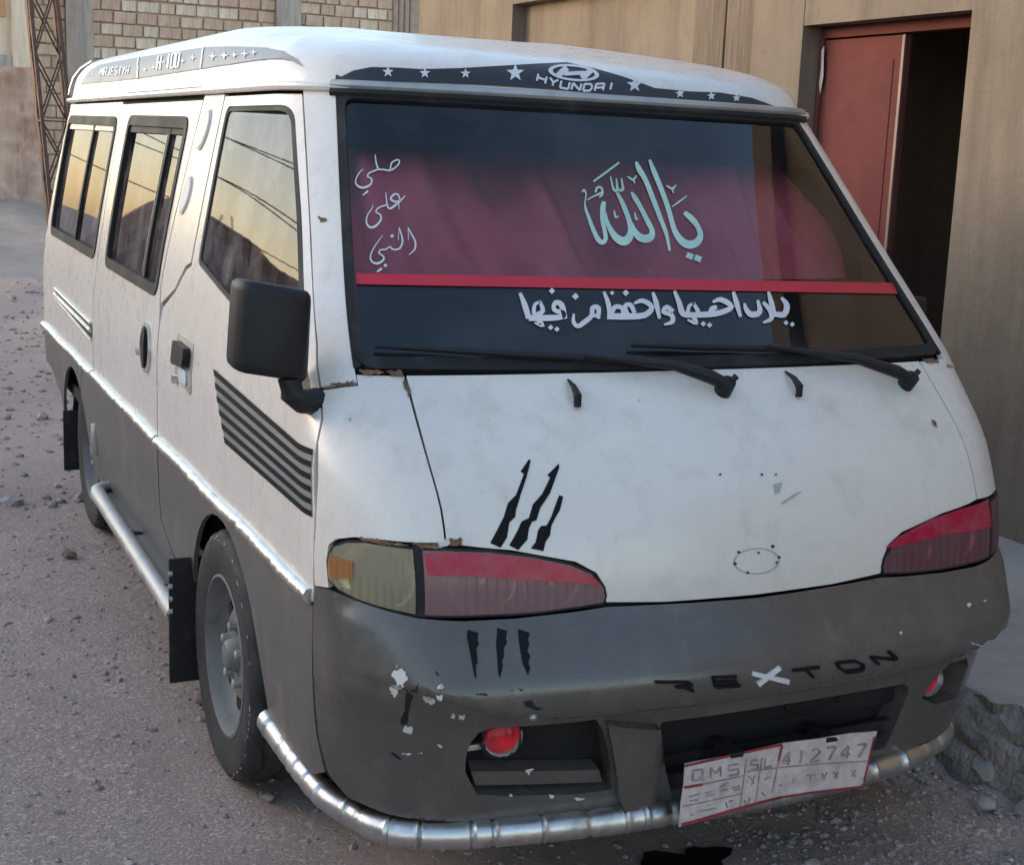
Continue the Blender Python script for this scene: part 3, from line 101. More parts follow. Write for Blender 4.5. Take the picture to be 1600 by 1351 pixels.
'badge_dots': [[(-.0391,.8199),(-.0448,.823),(-.0501,.819),(-.0444,.8159)],[(-.0058,.8097),(-.0098,.812),(-.0135,.8091),(-.0096,.8069)],[(.0421,.8146),(.0374,.8173),(.033,.8139),(.0377,.8113)],[(.0528,.7925),(.0475,.7957),(.0423,.7917),(.0477,.7886)],[(.0221,.772),(.0175,.7748),(.0129,.7713),(.0175,.7685)],[(-.0545,.7968),(-.0594,.7995),(-.064,.796),(-.0592,.7933)],[(-.0487,.7869),(-.0527,.7891),(-.0566,.7862),(-.0526,.7839)],[(.0587,.9624),(.0541,.9645),(.0513,.9621),(.0558,.96)],[(-.0397,.9576),(-.0445,.9597),(-.0475,.9572),(-.0427,.9551)],[(-.0749,.9557),(-.0787,.9574),(-.0812,.9554),(-.0773,.9537)]],
'dull_scrapes': [[(-.0657,.9384),(-.0889,.9407),(-.0776,.9232),(-.0653,.9191)],[(-.0758,.9026),(-.1115,.9162),(-.136,.922),(-.1103,.9114),(-.0816,.8998)],[(.8127,1.0626),(.8073,1.0657),(.8045,1.0632),(.8098,1.0602)],[(.1831,1.0966),(.1801,1.0983),(.1787,1.0965),(.1818,1.0949)]],
'lamp_outline': [[(.9586,.7644),(.9608,.7946),(.9506,.8178),(.9303,.8352),(.8905,.849),(.8407,.855),(.7934,.8539),(.7057,.8515),(.6477,.8516),(.5678,.8476),(.4817,.835),(.406,.8173),(.3612,.7968),(.3353,.7681),(.331,.7488),(.3369,.7324),(.3935,.7271),(.458,.7221),(.5212,.7207),(.6237,.7218),(.7263,.7224),(.801,.7299),(.8666,.7379),(.9235,.7492)]],
'lamp_split': [[(.7139,.8431),(.7223,.7983),(.7222,.7302),(.7005,.73),(.6992,.7993),(.7009,.8436)]],
'lamp_red': [[(.7011,.8413),(.6485,.8446),(.5683,.8406),(.4821,.8279),(.4064,.8089),(.3615,.7882),(.3446,.7724),(.4461,.7842),(.6013,.8006),(.6989,.8028)]],
'lamp_amber': [[(.9472,.8088),(.9352,.8154),(.8751,.8121),(.8783,.7771),(.9442,.773),(.9518,.79)]],
'lampR_red': [[(-.337,.7891),(-.3753,.8096),(-.4746,.8363),(-.5798,.8489),(-.7007,.8556),(-.7114,.7947),(-.5325,.8),(-.4124,.7922)]],
'chip_lamp': [[(.6958,.856),(.6727,.8588),(.6364,.8702),(.6134,.8655),(.6439,.859),(.6625,.8499),(.6853,.8495)],[(.8447,.847),(.7937,.8554),(.7415,.8538),(.7945,.8499)]],
'bumper_claws': [[(.6116,.7035),(.5909,.6975),(.5943,.687),(.5923,.681),(.5982,.6735),(.5992,.6511),(.6029,.6485),(.605,.6263),(.6081,.6312),(.6124,.678),(.6145,.6936)],[(.5546,.7039),(.5361,.6983),(.5404,.6865),(.539,.6806),(.5474,.6712),(.5485,.6595),(.5535,.652),(.5534,.6442),(.5614,.6256),(.5636,.6329),(.5603,.6796),(.5558,.6952)],[(.5148,.7005),(.4931,.6929),(.4985,.6825),(.4976,.6746),(.5033,.6651),(.499,.657),(.5047,.6475),(.5026,.6375),(.5087,.6271),(.5161,.6481),(.5164,.6775)]],
'bumper_chips': [[(.756,.6398),(.748,.6388),(.7581,.6347)],[(.7577,.6308),(.7398,.6348),(.731,.6218),(.7401,.6085),(.7504,.6085),(.7546,.6159),(.7655,.6185)],[(.7721,.5924),(.7504,.6085),(.7364,.6056),(.7536,.5871),(.7599,.5717),(.7693,.5793)],[(.7044,.5809),(.6893,.5953),(.6786,.5717),(.6861,.56),(.7017,.5709)],[(.6782,.5984),(.6672,.6005),(.6648,.5746),(.6735,.5718)],[(.6419,.5373),(.6336,.534),(.6342,.5219),(.642,.5244)],[(.6256,.5336),(.6096,.5311),(.6098,.5169),(.6248,.5215)],[(.7456,.4995),(.728,.4981),(.7275,.4818),(.7392,.4797),(.7494,.4875)],[(.6709,.4622),(.6574,.4553),(.6644,.4512)],[(.7519,.436),(.7297,.4368),(.7297,.4339),(.7507,.4332)],[(.7148,.4379),(.7059,.4413),(.7058,.4355)],[(.4749,.3876),(.4592,.3889),(.469,.3752)],[(.4233,.3256),(.4103,.318),(.4172,.3127)],[(.3673,.3098),(.3416,.3035),(.364,.302)],[(.5067,.3329),(.4987,.3297),(.5055,.3268)],[(.3209,.4773),(.3018,.4662),(.3117,.4703)],[(-.544,.6529),(-.5548,.6565),(-.5592,.6511),(-.5485,.6476)],[(-.5938,.6553),(-.6048,.6558),(-.6142,.6528),(-.6023,.6525)],[(-.3265,.6264),(-.3318,.6282),(-.335,.6254),(-.3297,.6237)],[(-.53,.5823),(-.629,.5495),(-.6663,.5328),(-.6659,.5248)]],
'bumper_gouges': [[(.7349,.6009),(.7327,.5817),(.7154,.6089),(.7095,.6149),(.7117,.6005),(.7276,.5664),(.7348,.5391),(.7398,.503),(.7544,.4986),(.7573,.5075),(.7424,.5456),(.7421,.5708)],[(.6084,.6047),(.588,.6013),(.5904,.5983),(.6064,.5998)],[(.5204,.5854),(.5038,.5877),(.4986,.5775),(.4834,.5703),(.4999,.5682),(.5176,.5775)],[(.6766,.64),(.6742,.6342),(.6774,.6331)],[(.5481,.6054),(.5387,.6061),(.5413,.6019)],[(.5278,.6062),(.5199,.6049),(.5249,.6017)],[(.7845,.4327),(.769,.4329),(.751,.4175),(.7662,.4216)]],
'bumper_letters': [[(.2606,.5963),(.2265,.5936),(.1918,.5907),(.1918,.5952),(.2264,.598),(.2604,.6007)],[(.1936,.5913),(.1895,.5884),(.1853,.5855),(.1818,.5889),(.1859,.5917),(.1899,.5945)],[(.184,.5895),(.1988,.5896),(.2135,.5896),(.2126,.5848),(.1979,.5848),(.183,.5848)],[(.2182,.5853),(.2115,.5847),(.2048,.5841),(.2051,.5889),(.2118,.5895),(.2185,.59)],[(.2058,.5843),(.1933,.5799),(.1805,.5752),(.1792,.5798),(.1918,.5843),(.2042,.5887)],[(.14,.5936),(.1137,.5921),(.0871,.5905),(.0873,.5951),(.1139,.5966),(.1401,.5981)],[(.1341,.5854),(.1099,.5842),(.0853,.5829),(.0861,.5878),(.1106,.589),(.1348,.5902)],[(.1315,.5771),(.1043,.5759),(.0766,.5746),(.078,.5799),(.1054,.5811),(.1325,.5822)],[(.1403,.5954),(.138,.5877),(.135,.5794),(.1291,.5799),(.1321,.5881),(.1344,.5958)],[(-.0442,.5882),(-.0761,.5877),(-.1085,.5871),(-.1073,.592),(-.075,.5926),(-.0432,.593)],[(-.0717,.5882),(-.0819,.5803),(-.0931,.5717),(-.097,.5751),(-.0862,.5834),(-.0763,.5911)],[(-.1522,.5898),(-.1746,.5889),(-.1974,.5879),(-.1964,.5928),(-.1737,.5938),(-.1514,.5947)],[(-.1956,.5883),(-.2077,.5836),(-.22,.5789),(-.2219,.5834),(-.2098,.5881),(-.1981,.5925)],[(-.2173,.5822),(-.2165,.5776),(-.2163,.5726),(-.2243,.5702),(-.2242,.5753),(-.2247,.5801)],[(-.2188,.5744),(-.1972,.5752),(-.1759,.5759),(-.1787,.57),(-.2002,.5692),(-.222,.5683)],[(-.1786,.5752),(-.1676,.5813),(-.1572,.5871),(-.1538,.5833),(-.1644,.5773),(-.176,.5708)],[(-.1587,.5856),(-.1568,.5892),(-.155,.5927),(-.1484,.5919),(-.1502,.5884),(-.1522,.5848)],[(-.2641,.5787),(-.2526,.5867),(-.2421,.5941),(-.2371,.5911),(-.248,.5835),(-.2599,.5753)],[(-.2393,.5902),(-.2685,.585),(-.2986,.5793),(-.2984,.5845),(-.2686,.59),(-.24,.595)],[(-.2996,.5792),(-.3059,.5791),(-.3121,.579),(-.3098,.5845),(-.3036,.5846),(-.2974,.5846)],[(-.3131,.5835),(-.3007,.5912),(-.2895,.5984),(-.2846,.5953),(-.2961,.5879),(-.3089,.58)]],
'bumper_letter_x': [[(.0513,.591),(.0088,.58),(-.0369,.5672),(-.0364,.5757),(.0076,.5873),(.0491,.5977)],[(-.0095,.6011),(.0164,.59),(.0404,.5779),(.0327,.5704),(.0099,.5833),(-.0151,.5949)]],
'fog_hole': [[(.5992,.3937),(.5991,.4307),(.5917,.4598),(.5781,.4809),(.5561,.491),(.4723,.4893),(.3793,.4889),(.3359,.4903),(.3181,.4624),(.3009,.415),(.2878,.3603),(.2819,.318),(.3625,.3159),(.4329,.3228),(.5148,.3287),(.5748,.3392),(.5883,.3674)]],
'fogR_hole': [[(-.5331,.4076),(-.5476,.4345),(-.5697,.4637),(-.5962,.4872),(-.6728,.4867),(-.805,.4574),(-.805,.4441),(-.805,.4125),(-.805,.3736),(-.6826,.3782),(-.5929,.379)]],
'intake_hole': [[(.1903,.4468),(.1875,.4649),(.1643,.4665),(.0274,.4663),(-.1352,.4669),(-.3133,.4646),(-.4504,.4596),(-.4751,.4484),(-.4796,.4261),(-.4697,.3542),(-.4565,.2939),(-.1973,.3004),(.0254,.2957),(.14,.2931),(.1693,.3675)]],
'bumper_ledge_bolts': [[(.6724,.6175),(.6673,.6226),(.6621,.6182),(.6672,.6131)],[(.5162,.5798),(.5104,.5848),(.504,.579),(.5096,.5736)]],
'plate_marks': [[(-.1274,.3657),(-.1151,.365),(-.1028,.3643),(-.1036,.3688),(-.1159,.3694),(-.1282,.3701)],[(-.1056,.367),(-.1055,.3561),(-.1054,.3451),(-.1006,.3441),(-.1007,.3551),(-.1008,.366)],[(-.1034,.3468),(-.1157,.3475),(-.1281,.3482),(-.1272,.3438),(-.1149,.3431),(-.1025,.3423)],[(-.1253,.3455),(-.1254,.3564),(-.1255,.3674),(-.1302,.3684),(-.1301,.3574),(-.13,.3465)],[(-.1143,.3503),(-.1081,.345),(-.1018,.3396),(-.0991,.3426),(-.1053,.3479),(-.1115,.3532)],[(-.0802,.3429),(-.0803,.3539),(-.0805,.3649),(-.0853,.3659),(-.0852,.3549),(-.085,.3439)],[(-.0846,.3643),(-.0783,.3573),(-.072,.3504),(-.0685,.3527),(-.0749,.3597),(-.0812,.3666)],[(-.0683,.3498),(-.0621,.3561),(-.0559,.3624),(-.0599,.3658),(-.066,.3595),(-.0722,.3532)],[(-.0603,.3646),(-.0602,.3535),(-.06,.3425),(-.0552,.3415),(-.0553,.3525),(-.0555,.3636)],[(-.0125,.3639),(-.0251,.3645),(-.0378,.3652),(-.0369,.3608),(-.0242,.3601),(-.0116,.3594)],[(-.0398,.3635),(-.0397,.3579),(-.0396,.3524),(-.0347,.3514),(-.0348,.3569),(-.0349,.3625)],[(-.0367,.3497),(-.0241,.3489),(-.0114,.3482),(-.0123,.3527),(-.025,.3534),(-.0376,.3541)],[(-.0143,.351),(-.0142,.3454),(-.0141,.3398),(-.0092,.3388),(-.0093,.3444),(-.0094,.35)],[(-.0121,.3416),(-.0248,.3423),(-.0374,.343),(-.0366,.3385),(-.0239,.3378),(-.0112,.3371)],[(.0373,.365),(.0283,.3651),(.0193,.3651),(.0205,.3606),(.0294,.3605),(.0384,.3605)],[(.0174,.3634),(.0175,.3583),(.0175,.3532),(.0225,.3522),(.0225,.3573),(.0224,.3624)],[(.0206,.3505),(.0296,.3504),(.0386,.3503),(.0374,.3548),(.0284,.3549),(.0195,.355)],[(.0355,.3531),(.0355,.348),(.0356,.3429),(.0406,.3418),(.0405,.3469),(.0405,.352)],[(.0375,.3446),(.0285,.3447),(.0196,.3448),(.0207,.3403),(.0297,.3402),(.0387,.3401)],[(.0534,.3631),(.0535,.3529),(.0536,.3427),(.0587,.3416),(.0585,.3518),(.0584,.362)],[(.0567,.3399),(.0658,.3398),(.0749,.3396),(.0737,.3442),(.0646,.3443),(.0556,.3444)],[(.1186,.3385),(.1184,.3531),(.1182,.3677),(.1123,.3689),(.1125,.3543),(.1127,.3397)],[(.1126,.3701),(.1052,.3601),(.0978,.35),(.1029,.3464),(.1103,.3564),(.1178,.3665)],[(.101,.3456),(.1118,.3453),(.1227,.3451),(.1213,.3504),(.1105,.3506),(.0997,.3509)],[(.1442,.3682),(.1444,.3536),(.1446,.3389),(.1506,.3377),(.1504,.3523),(.1501,.367)],[(.1743,.3615),(.1797,.3629),(.1852,.3642),(.1824,.3694),(.1769,.368),(.1714,.3667)],[(.1824,.3649),(.188,.3611),(.1936,.3573),(.1964,.3612),(.1908,.365),(.1852,.3688)],[(.1925,.3613),(.1817,.3505),(.1708,.3397),(.1757,.3356),(.1866,.3464),(.1975,.3572)],[(.1739,.335),(.185,.3347),(.1961,.3344),(.1947,.3398),(.1836,.34),(.1726,.3403)],[(.2104,.3636),(.2215,.3634),(.2327,.3631),(.2313,.3685),(.2201,.3687),(.209,.3689)],[(.2291,.3673),(.2227,.3526),(.2163,.338),(.2221,.335),(.2285,.3497),(.2349,.3643)],[(.2665,.3347),(.2662,.3496),(.2658,.3645),(.2597,.3658),(.26,.3509),(.2604,.336)],[(.2601,.367),(.2524,.3568),(.2447,.3466),(.2501,.3429),(.2578,.3531),(.2655,.3633)],[(.2481,.342),(.2594,.3417),(.2707,.3415),(.2693,.3469),(.258,.3471),(.2467,.3474)],[(.2854,.362),(.2968,.3617),(.3082,.3615),(.3068,.3669),(.2953,.3672),(.284,.3674)],[(.3045,.3657),(.298,.3509),(.2916,.3361),(.2975,.3331),(.304,.3479),(.3104,.3627)],[(-.1477,.3331),(-.0723,.3323),(.0048,.3316),(.004,.3347),(-.073,.3354),(-.1484,.3361)],[(.0116,.3391),(.1621,.3298),(.3195,.32),(.3188,.3229),(.1616,.3326),(.011,.3419)],[(-.1522,.2949),(-.0766,.2934),(.0006,.2919),(-.0001,.2943),(-.0772,.2958),(-.1527,.2973)],[(.0053,.372),(.0015,.3168),(-.0023,.2614),(.0007,.2605),(.0045,.316),(.0083,.3712)],[(.0452,.3677),(.0421,.3164),(.0389,.2648),(.042,.2639),(.0452,.3156),(.0483,.3669)],[(.0922,.3881),(.0866,.3336),(.0809,.2787),(.0856,.2773),(.0912,.3322),(.0968,.3868)],[(-.1351,.3116),(-.1216,.3128),(-.1081,.314),(-.1093,.3174),(-.1228,.3162),(-.1363,.315)],[(-.133,.3029),(-.1221,.302),(-.1111,.301),(-.1117,.3044),(-.1226,.3054),(-.1335,.3063)],[(-.0953,.3119),(-.0853,.3119),(-.0752,.312),(-.0761,.3155),(-.0862,.3154),(-.0963,.3153)],[(-.0929,.3048),(-.082,.305),(-.071,.3053),(-.072,.3087),(-.083,.3085),(-.0939,.3082)],[(-.0548,.3173),(-.0449,.3208),(-.035,.3243),(-.0371,.3276),(-.047,.3241),(-.0569,.3206)],[(-.0566,.309),(-.0464,.3091),(-.0362,.3091),(-.0372,.3126),(-.0473,.3125),(-.0575,.3125)],[(-.0269,.3093),(-.0157,.3098),(-.0045,.3102),(-.0056,.3137),(-.0168,.3132),(-.0279,.3128)],[(-.0207,.3033),(-.0114,.3038),(-.0021,.3044),(-.0033,.3079),(-.0126,.3073),(-.0219,.3068)],[(.0146,.3288),(.0229,.319),(.0314,.3092),(.0342,.3109),(.0258,.3207),(.0174,.3305)],[(.0294,.3281),(.0265,.3184),(.0235,.3086),(.0272,.307),(.0302,.3167),(.0331,.3264)],[(.0578,.313),(.0663,.3142),(.0748,.3155),(.0733,.3189),(.0648,.3177),(.0563,.3165)],[(.0999,.2909),(.1038,.2911),(.1076,.2914),(.1064,.2949),(.1025,.2947),(.0987,.2944)],[(.1334,.301),(.1339,.2967),(.1343,.2923),(.1382,.2916),(.1378,.296),(.1374,.3004)],[(.1685,.3042),(.1805,.3032),(.1924,.3022),(.1917,.3058),(.1798,.3068),(.1679,.3078)],[(.1782,.3047),(.1779,.2978),(.1776,.2909),(.1816,.2898),(.1819,.2967),(.1822,.3036)],[(.2057,.3068),(.2086,.2976),(.2115,.2885),(.2154,.2885),(.2125,.2977),(.2096,.3069)],[(.2154,.2876),(.2185,.2967),(.2216,.3058),(.2177,.3076),(.2146,.2985),(.2115,.2894)],[(.2342,.3052),(.241,.2972),(.2479,.2891),(.2509,.2907),(.2441,.2988),(.2372,.3068)],[(.246,.3051),(.2428,.2968),(.2396,.2886),(.2435,.2866),(.2467,.2949),(.2499,.3032)],[(.2783,.3056),(.2855,.2957),(.2926,.2858),(.296,.2871),(.2888,.297),(.2817,.3069)],[(.2905,.3054),(.2863,.2973),(.282,.2891),(.2859,.2869),(.2901,.2951),(.2943,.3033)],[(-.1319,.2745),(-.1281,.2722),(-.1243,.2699),(-.1228,.2726),(-.1266,.2749),(-.1304,.2773)],[(-.1091,.2756),(-.0871,.2744),(-.0649,.2733),(-.0656,.2767),(-.0878,.2779),(-.1098,.279)],[(-.0858,.2856),(-.0848,.2846),(-.0838,.2836),(-.0814,.2856),(-.0824,.2866),(-.0834,.2876)],[(-.0417,.2825),(-.0394,.2762),(-.037,.2699),(-.0335,.2702),(-.0358,.2765),(-.0382,.2828)],[(-.0321,.2814),(-.0265,.2813),(-.0209,.2813),(-.0218,.2848),(-.0274,.2848),(-.033,.2849)],[(.0077,.2756),(.0119,.2698),(.0162,.264),(.0192,.2654),(.015,.2712),(.0107,.277)],[(.022,.2815),(.0207,.2749),(.0194,.2682),(.0232,.2668),(.0245,.2734),(.0258,.28)],[(.0526,.2852),(.0588,.279),(.0651,.2728),(.0676,.2749),(.0614,.281),(.0551,.2872)]],
'plate_outline': [[(-.147,.3847),(-.1176,.3852),(-.0073,.3838),(.0942,.3909),(.1836,.39),(.2627,.3944),(.3299,.392),(.3248,.3453),(.3187,.2684),(.3094,.2593),(.216,.2636),(.1097,.2633),(.0031,.2586),(-.0713,.2574),(-.1584,.2537),(-.1548,.3031),(-.1486,.342)]],
'plate_red': [[(-.1489,.3784),(-.0289,.382),(.0953,.3857),(.0936,.3913),(-.0305,.3875),(-.1504,.3838)],[(-.1524,.2548),(-.0233,.2577),(.1107,.2608),(.1087,.2673),(-.0252,.2641),(-.1542,.261)],[(.1103,.2616),(.2099,.259),(.3122,.2563),(.3108,.2615),(.2085,.2641),(.109,.2665)],[(.3224,.381),(.3194,.3269),(.3164,.2726),(.3202,.2715),(.3232,.3259),(.3261,.38)],[(-.1476,.3332),(-.125,.3323),(-.1023,.3314),(-.1034,.3368),(-.1261,.3377),(-.1487,.3386)],[(.0923,.3865),(.09,.3698),(.0877,.3531),(.0924,.3516),(.0947,.3683),(.097,.385)]],
'rust_marks': [[(.7534,1.1481),(.7159,1.1499),(.6985,1.1435),(.7254,1.1399),(.7475,1.1427)],[(.6951,1.148),(.6648,1.1483),(.6623,1.1373),(.6844,1.1393)],[(.663,1.145),(.6574,1.1265),(.6551,1.1071),(.6606,1.1049),(.6642,1.1243)],[(.8568,.8589),(.7924,.8609),(.7632,.8563),(.7342,.8548),(.7937,.8516),(.841,.8526)],[(.7334,.8605),(.676,.8581),(.659,.8549),(.7059,.8504)],[(.6454,.8675),(.615,.8695),(.6137,.8581),(.6413,.855)],[(-.6683,1.1431),(-.7066,1.1438),(-.7332,1.1345),(-.6832,1.1344)],[(-.5789,1.0294),(-.5857,1.0227),(-.5831,1.0129),(-.5749,1.0184)],[(.8348,1.1206),(.7922,1.1255),(.7701,1.131),(.7744,1.1242),(.8124,1.1155)],[(.8304,1.4307),(.8026,1.4268),(.8194,1.4209)]],
'post': [[(.3161,.4865),(.26,.4769),(.1989,.4633),(.1811,.4074),(.1543,.3267),(.1341,.2761),(.1445,.2488),(.2081,.2528),(.2528,.2664),(.2718,.3042),(.2857,.3676),(.2999,.43)]],
}
# ---------------------------------------------------------------- helpers
def obj(name, me, mat=None, parent=None):
    o = bpy.data.objects.new(name, me); COL.objects.link(o)
    if mat and not me.materials: me.materials.append(mat)
    if parent: o.parent = parent
    return o
def empty(name, loc=(0, 0, 0)):
    o = bpy.data.objects.new(name, None); o.location = loc; o.empty_display_size = .2; COL.objects.link(o); return o
def tag(o, label=None, cat=None, group=None, kind=None):
    if label: o['label'] = label
    if cat: o['category'] = cat
    if group: o['group'] = group
    if kind: o['kind'] = kind
    return o
def mesh(name, vs, fs, smooth=True, ang=38):
    me = bpy.data.meshes.new(name); me.from_pydata([tuple(map(float, v)) for v in vs], [], fs); me.update()
    if smooth:
        me.shade_smooth()
        try: me.set_sharp_from_angle(angle=R(ang))
        except Exception: pass
    return me
def from_bm(name, bm, smooth=True, ang=38):
    me = bpy.data.meshes.new(name); bm.to_mesh(me); bm.free(); me.update()
    if smooth:
        me.shade_smooth(); me.set_sharp_from_angle(angle=R(ang))
    return me
def box_bm(bm, c, d, rot=None, bev=0, seg=2):
    r = bmesh.ops.create_cube(bm, size=1); vs_ = r['verts']
    bmesh.ops.scale(bm, vec=d, verts=vs_)
    if bev:
        es = list({e for v in vs_ for e in v.link_edges})
        q = bmesh.ops.bevel(bm, geom=es, offset=bev, segments=seg, affect='EDGES', profile=.6)
        vs_ = list({v for f in q['faces'] for v in f.verts} | {v for v in vs_ if v.is_valid})
        vs_ = list({w for v in vs_ for f in v.link_faces for w in f.verts})
    if rot is not None: bmesh.ops.rotate(bm, cent=(0, 0, 0), matrix=rot, verts=vs_)
    bmesh.ops.translate(bm, vec=c, verts=vs_)
    return vs_
def box(name, c, d, mat, parent=None, bev=0, rot=None, seg=2):
    bm = bmesh.new(); box_bm(bm, c, d, rot, bev, seg); return obj(name, from_bm(name, bm), mat, parent)
def tube(name, pts, rad, mat, parent=None, n=10, closed=False, caps=True, sq=1.0):
    P = np.array(pts, float); m = len(P); r = np.broadcast_to(np.asarray(rad, float), (m,))
    T = np.gradient(P, axis=0)
    if closed: T = np.roll(P, -1, 0)-np.roll(P, 1, 0)
    T /= np.linalg.norm(T, axis=1)[:, None]+1e-12
    up = np.array([0, 0, 1.]) if abs(T[:, 2]).mean() < .8 else np.array([1., 0, 0])
    vs_, fs = [], []
    for i in range(m):
        a = np.cross(T[i], up); a /= np.linalg.norm(a)+1e-9; b = np.cross(a, T[i])
        for k in range(n):
            t = 2*math.pi*k/n; vs_.append(P[i]+r[i]*(a*math.cos(t)+b*math.sin(t)*sq))
    for i in range(m-(0 if closed else 1)):
        j = (i+1) % m
        for k in range(n): fs.append((i*n+k, i*n+(k+1) % n, j*n+(k+1) % n, j*n+k))
    if caps and not closed: fs += [tuple(range(n))[::-1], tuple((m-1)*n+k for k in range(n))]
    return obj(name, mesh(name, vs_, fs), mat, parent)
def lathe(name, prof, mat, parent=None, n=48, axis='x', loc=(0, 0, 0), flip=1):
    vs_, fs = [], []; m = len(prof)
    for k in range(n):
        t = 2*math.pi*k/n
        for (h, r) in prof: vs_.append((loc[0]+flip*h, loc[1]+r*math.cos(t), loc[2]+r*math.sin(t)))
    for k in range(n):
        j = (k+1) % n
        for i in range(m-1):
            f = (k*m+i, k*m+i+1, j*m+i+1, j*m+i); fs.append(f if flip > 0 else f[::-1])
    return obj(name, mesh(name, vs_, fs, ang=50), mat, parent)
def inside(pts, poly):
    x, y = pts[:, 0], pts[:, 1]; c = np.zeros(len(pts), bool); n = len(poly)
    for i in range(n):
        x1, y1 = poly[i]; x2, y2 = poly[i-1]
        if y1 == y2: continue
        c ^= ((y1 > y) != (y2 > y)) & (x < (x2-x1)*(y-y1)/(y2-y1)+x1)
    return c
def dens(pts, g, closed=True):
    o = []; n = len(pts)
    for i in range(n if closed else n-1):
        a = np.array(pts[i], float); b = np.array(pts[(i+1) % n], float); k = max(1, int(math.ceil(np.linalg.norm(b-a)/g)))
        for j in range(k): o.append(tuple(a+(b-a)*j/k))
    if not closed: o.append(tuple(pts[-1]))
    return o
def rounded(pts, r, n=5):
    o = []; N = len(pts)
    for i in range(N):
        rr = r[i] if isinstance(r, (list, tuple)) else r
        p = np.array(pts[i], float); a = np.array(pts[i-1], float)-p; b = np.array(pts[(i+1) % N], float)-p
        la, lb = np.linalg.norm(a), np.linalg.norm(b); d = min(rr, la*.45, lb*.45)
        if d < 1e-4: o.append(tuple(p)); continue
        A = p+a/la*d; B = p+b/lb*d
        for k in range(n+1):
            t = k/n; o.append(tuple((1-t)**2*A+2*t*(1-t)*p+t*t*B))
    return o
def inset(pts, d):
    p = np.array(pts, float); a = p-np.roll(p, 1, 0); b = np.roll(p, -1, 0)-p
    area = np.sum(p[:, 0]*np.roll(p[:, 1], -1)-np.roll(p[:, 0], -1)*p[:, 1])
    n = np.stack([-(a+b)[:, 1], (a+b)[:, 0]], 1); n /= np.linalg.norm(n, axis=1)[:, None]+1e-9
    return [tuple(q) for q in p+n*d*(1 if area > 0 else -1)]
def Y(pts, g=.03, sd=1):                    # (y,z) outline on the flank -> (s,z)
    q = np.array(dens(pts, g)); return list(zip(sd*s_of(q[:, 0], q[:, 1]), q[:, 1]))
def yz(s, z): return (float(S(np.array([s]), np.array([z]))[0][1]), z)
def mir(p, sd): return p if sd > 0 else [(-a, b) for a, b in p][::-1]
def panel(name, outline, mat, parent, holes=(), fn=S, off=0., thick=.012, g=.04, hole_thick=None, ripple=None, ang=35):
    outline = dens(outline, g); holes = [dens(h, g*.6) for h in holes]
    V2, E = [], []
    loops = [outline]+holes; lab = {}
    for L in loops:
        b0 = len(V2); V2 += [Vector(p) for p in L]; E += [(b0+i, b0+(i+1) % len(L)) for i in range(len(L))]
    B = np.array([tuple(v) for v in V2]); lo, hi = B.min(0), B.max(0)
    G = np.array([(a, b) for i, a in enumerate(np.arange(lo[0]+g/2, hi[0], g)) for b in np.arange(lo[1]+g/2*(1+.5*(i % 2)), hi[1], g)])
    if len(G):
        k = inside(G, outline)
        for h in holes: k &= ~inside(G, h)
        G = G[k]
        if len(G):
            k = np.array([((B-p)**2).sum(1).min() > (.4*g)**2 for p in G]); G = G[k]
    V2 += [Vector(p) for p in G]
    v, e, f, *_ = delaunay_2d_cdt(V2, E, [], 0, 1e-6, False)
    v = np.array([tuple(p) for p in v]); f = np.array([t for t in f if len(t) == 3])
    c = v[f].mean(1); k = inside(c, outline)
    for h in holes: k &= ~inside(c, h)
    f = f[k]
    return skin(name, v, f, mat, parent, fn, off, thick, holes, hole_thick, ripple, ang)
def skin(name, v, f, mat, parent, fn, off, thick, holes=(), hole_thick=None, ripple=None, ang=35):
    P = fn(v[:, 0], v[:, 1]); N = Nrm(fn, v[:, 0], v[:, 1])
    o_ = np.full(len(v), off)
    if ripple is not None: o_ = o_+ripple(v[:, 0], v[:, 1])
    P = P+N*o_[:, None]
    t = f[0]
    fl = np.einsum('ij,ij->i', np.cross(P[f[:, 1]]-P[f[:, 0]], P[f[:, 2]]-P[f[:, 0]]), N[f[:, 0]]).sum() < 0
    if fl: f = f[:, ::-1]
    F = [tuple(int(a) for a in q) for q in f]
    if thick:
        cnt = {}
        for q in F:
            for i in range(3):
                a, b = q[i], q[(i+1) % 3]; cnt[(a, b)] = cnt.get((a, b), 0)+1
        bd = [(a, b) for (a, b) in cnt if (b, a) not in cnt]
        idx = sorted({a for ab in bd for a in ab}); mp = {}
        th = {i: thick for i in idx}
        if hole_thick:
            for h in holes:
                H = np.array(h)
                for i in idx:
                    if ((H-v[i])**2).sum(1).min() < 1e-7: th[i] = hole_thick
        P = list(P)
        for i in idx:
            mp[i] = len(P); P.append(P[i]-N[i]*th[i])
        F += [(b, a, mp[a], mp[b]) for a, b in bd]
    return obj(name, mesh(name, P, F, ang=ang), mat, parent)
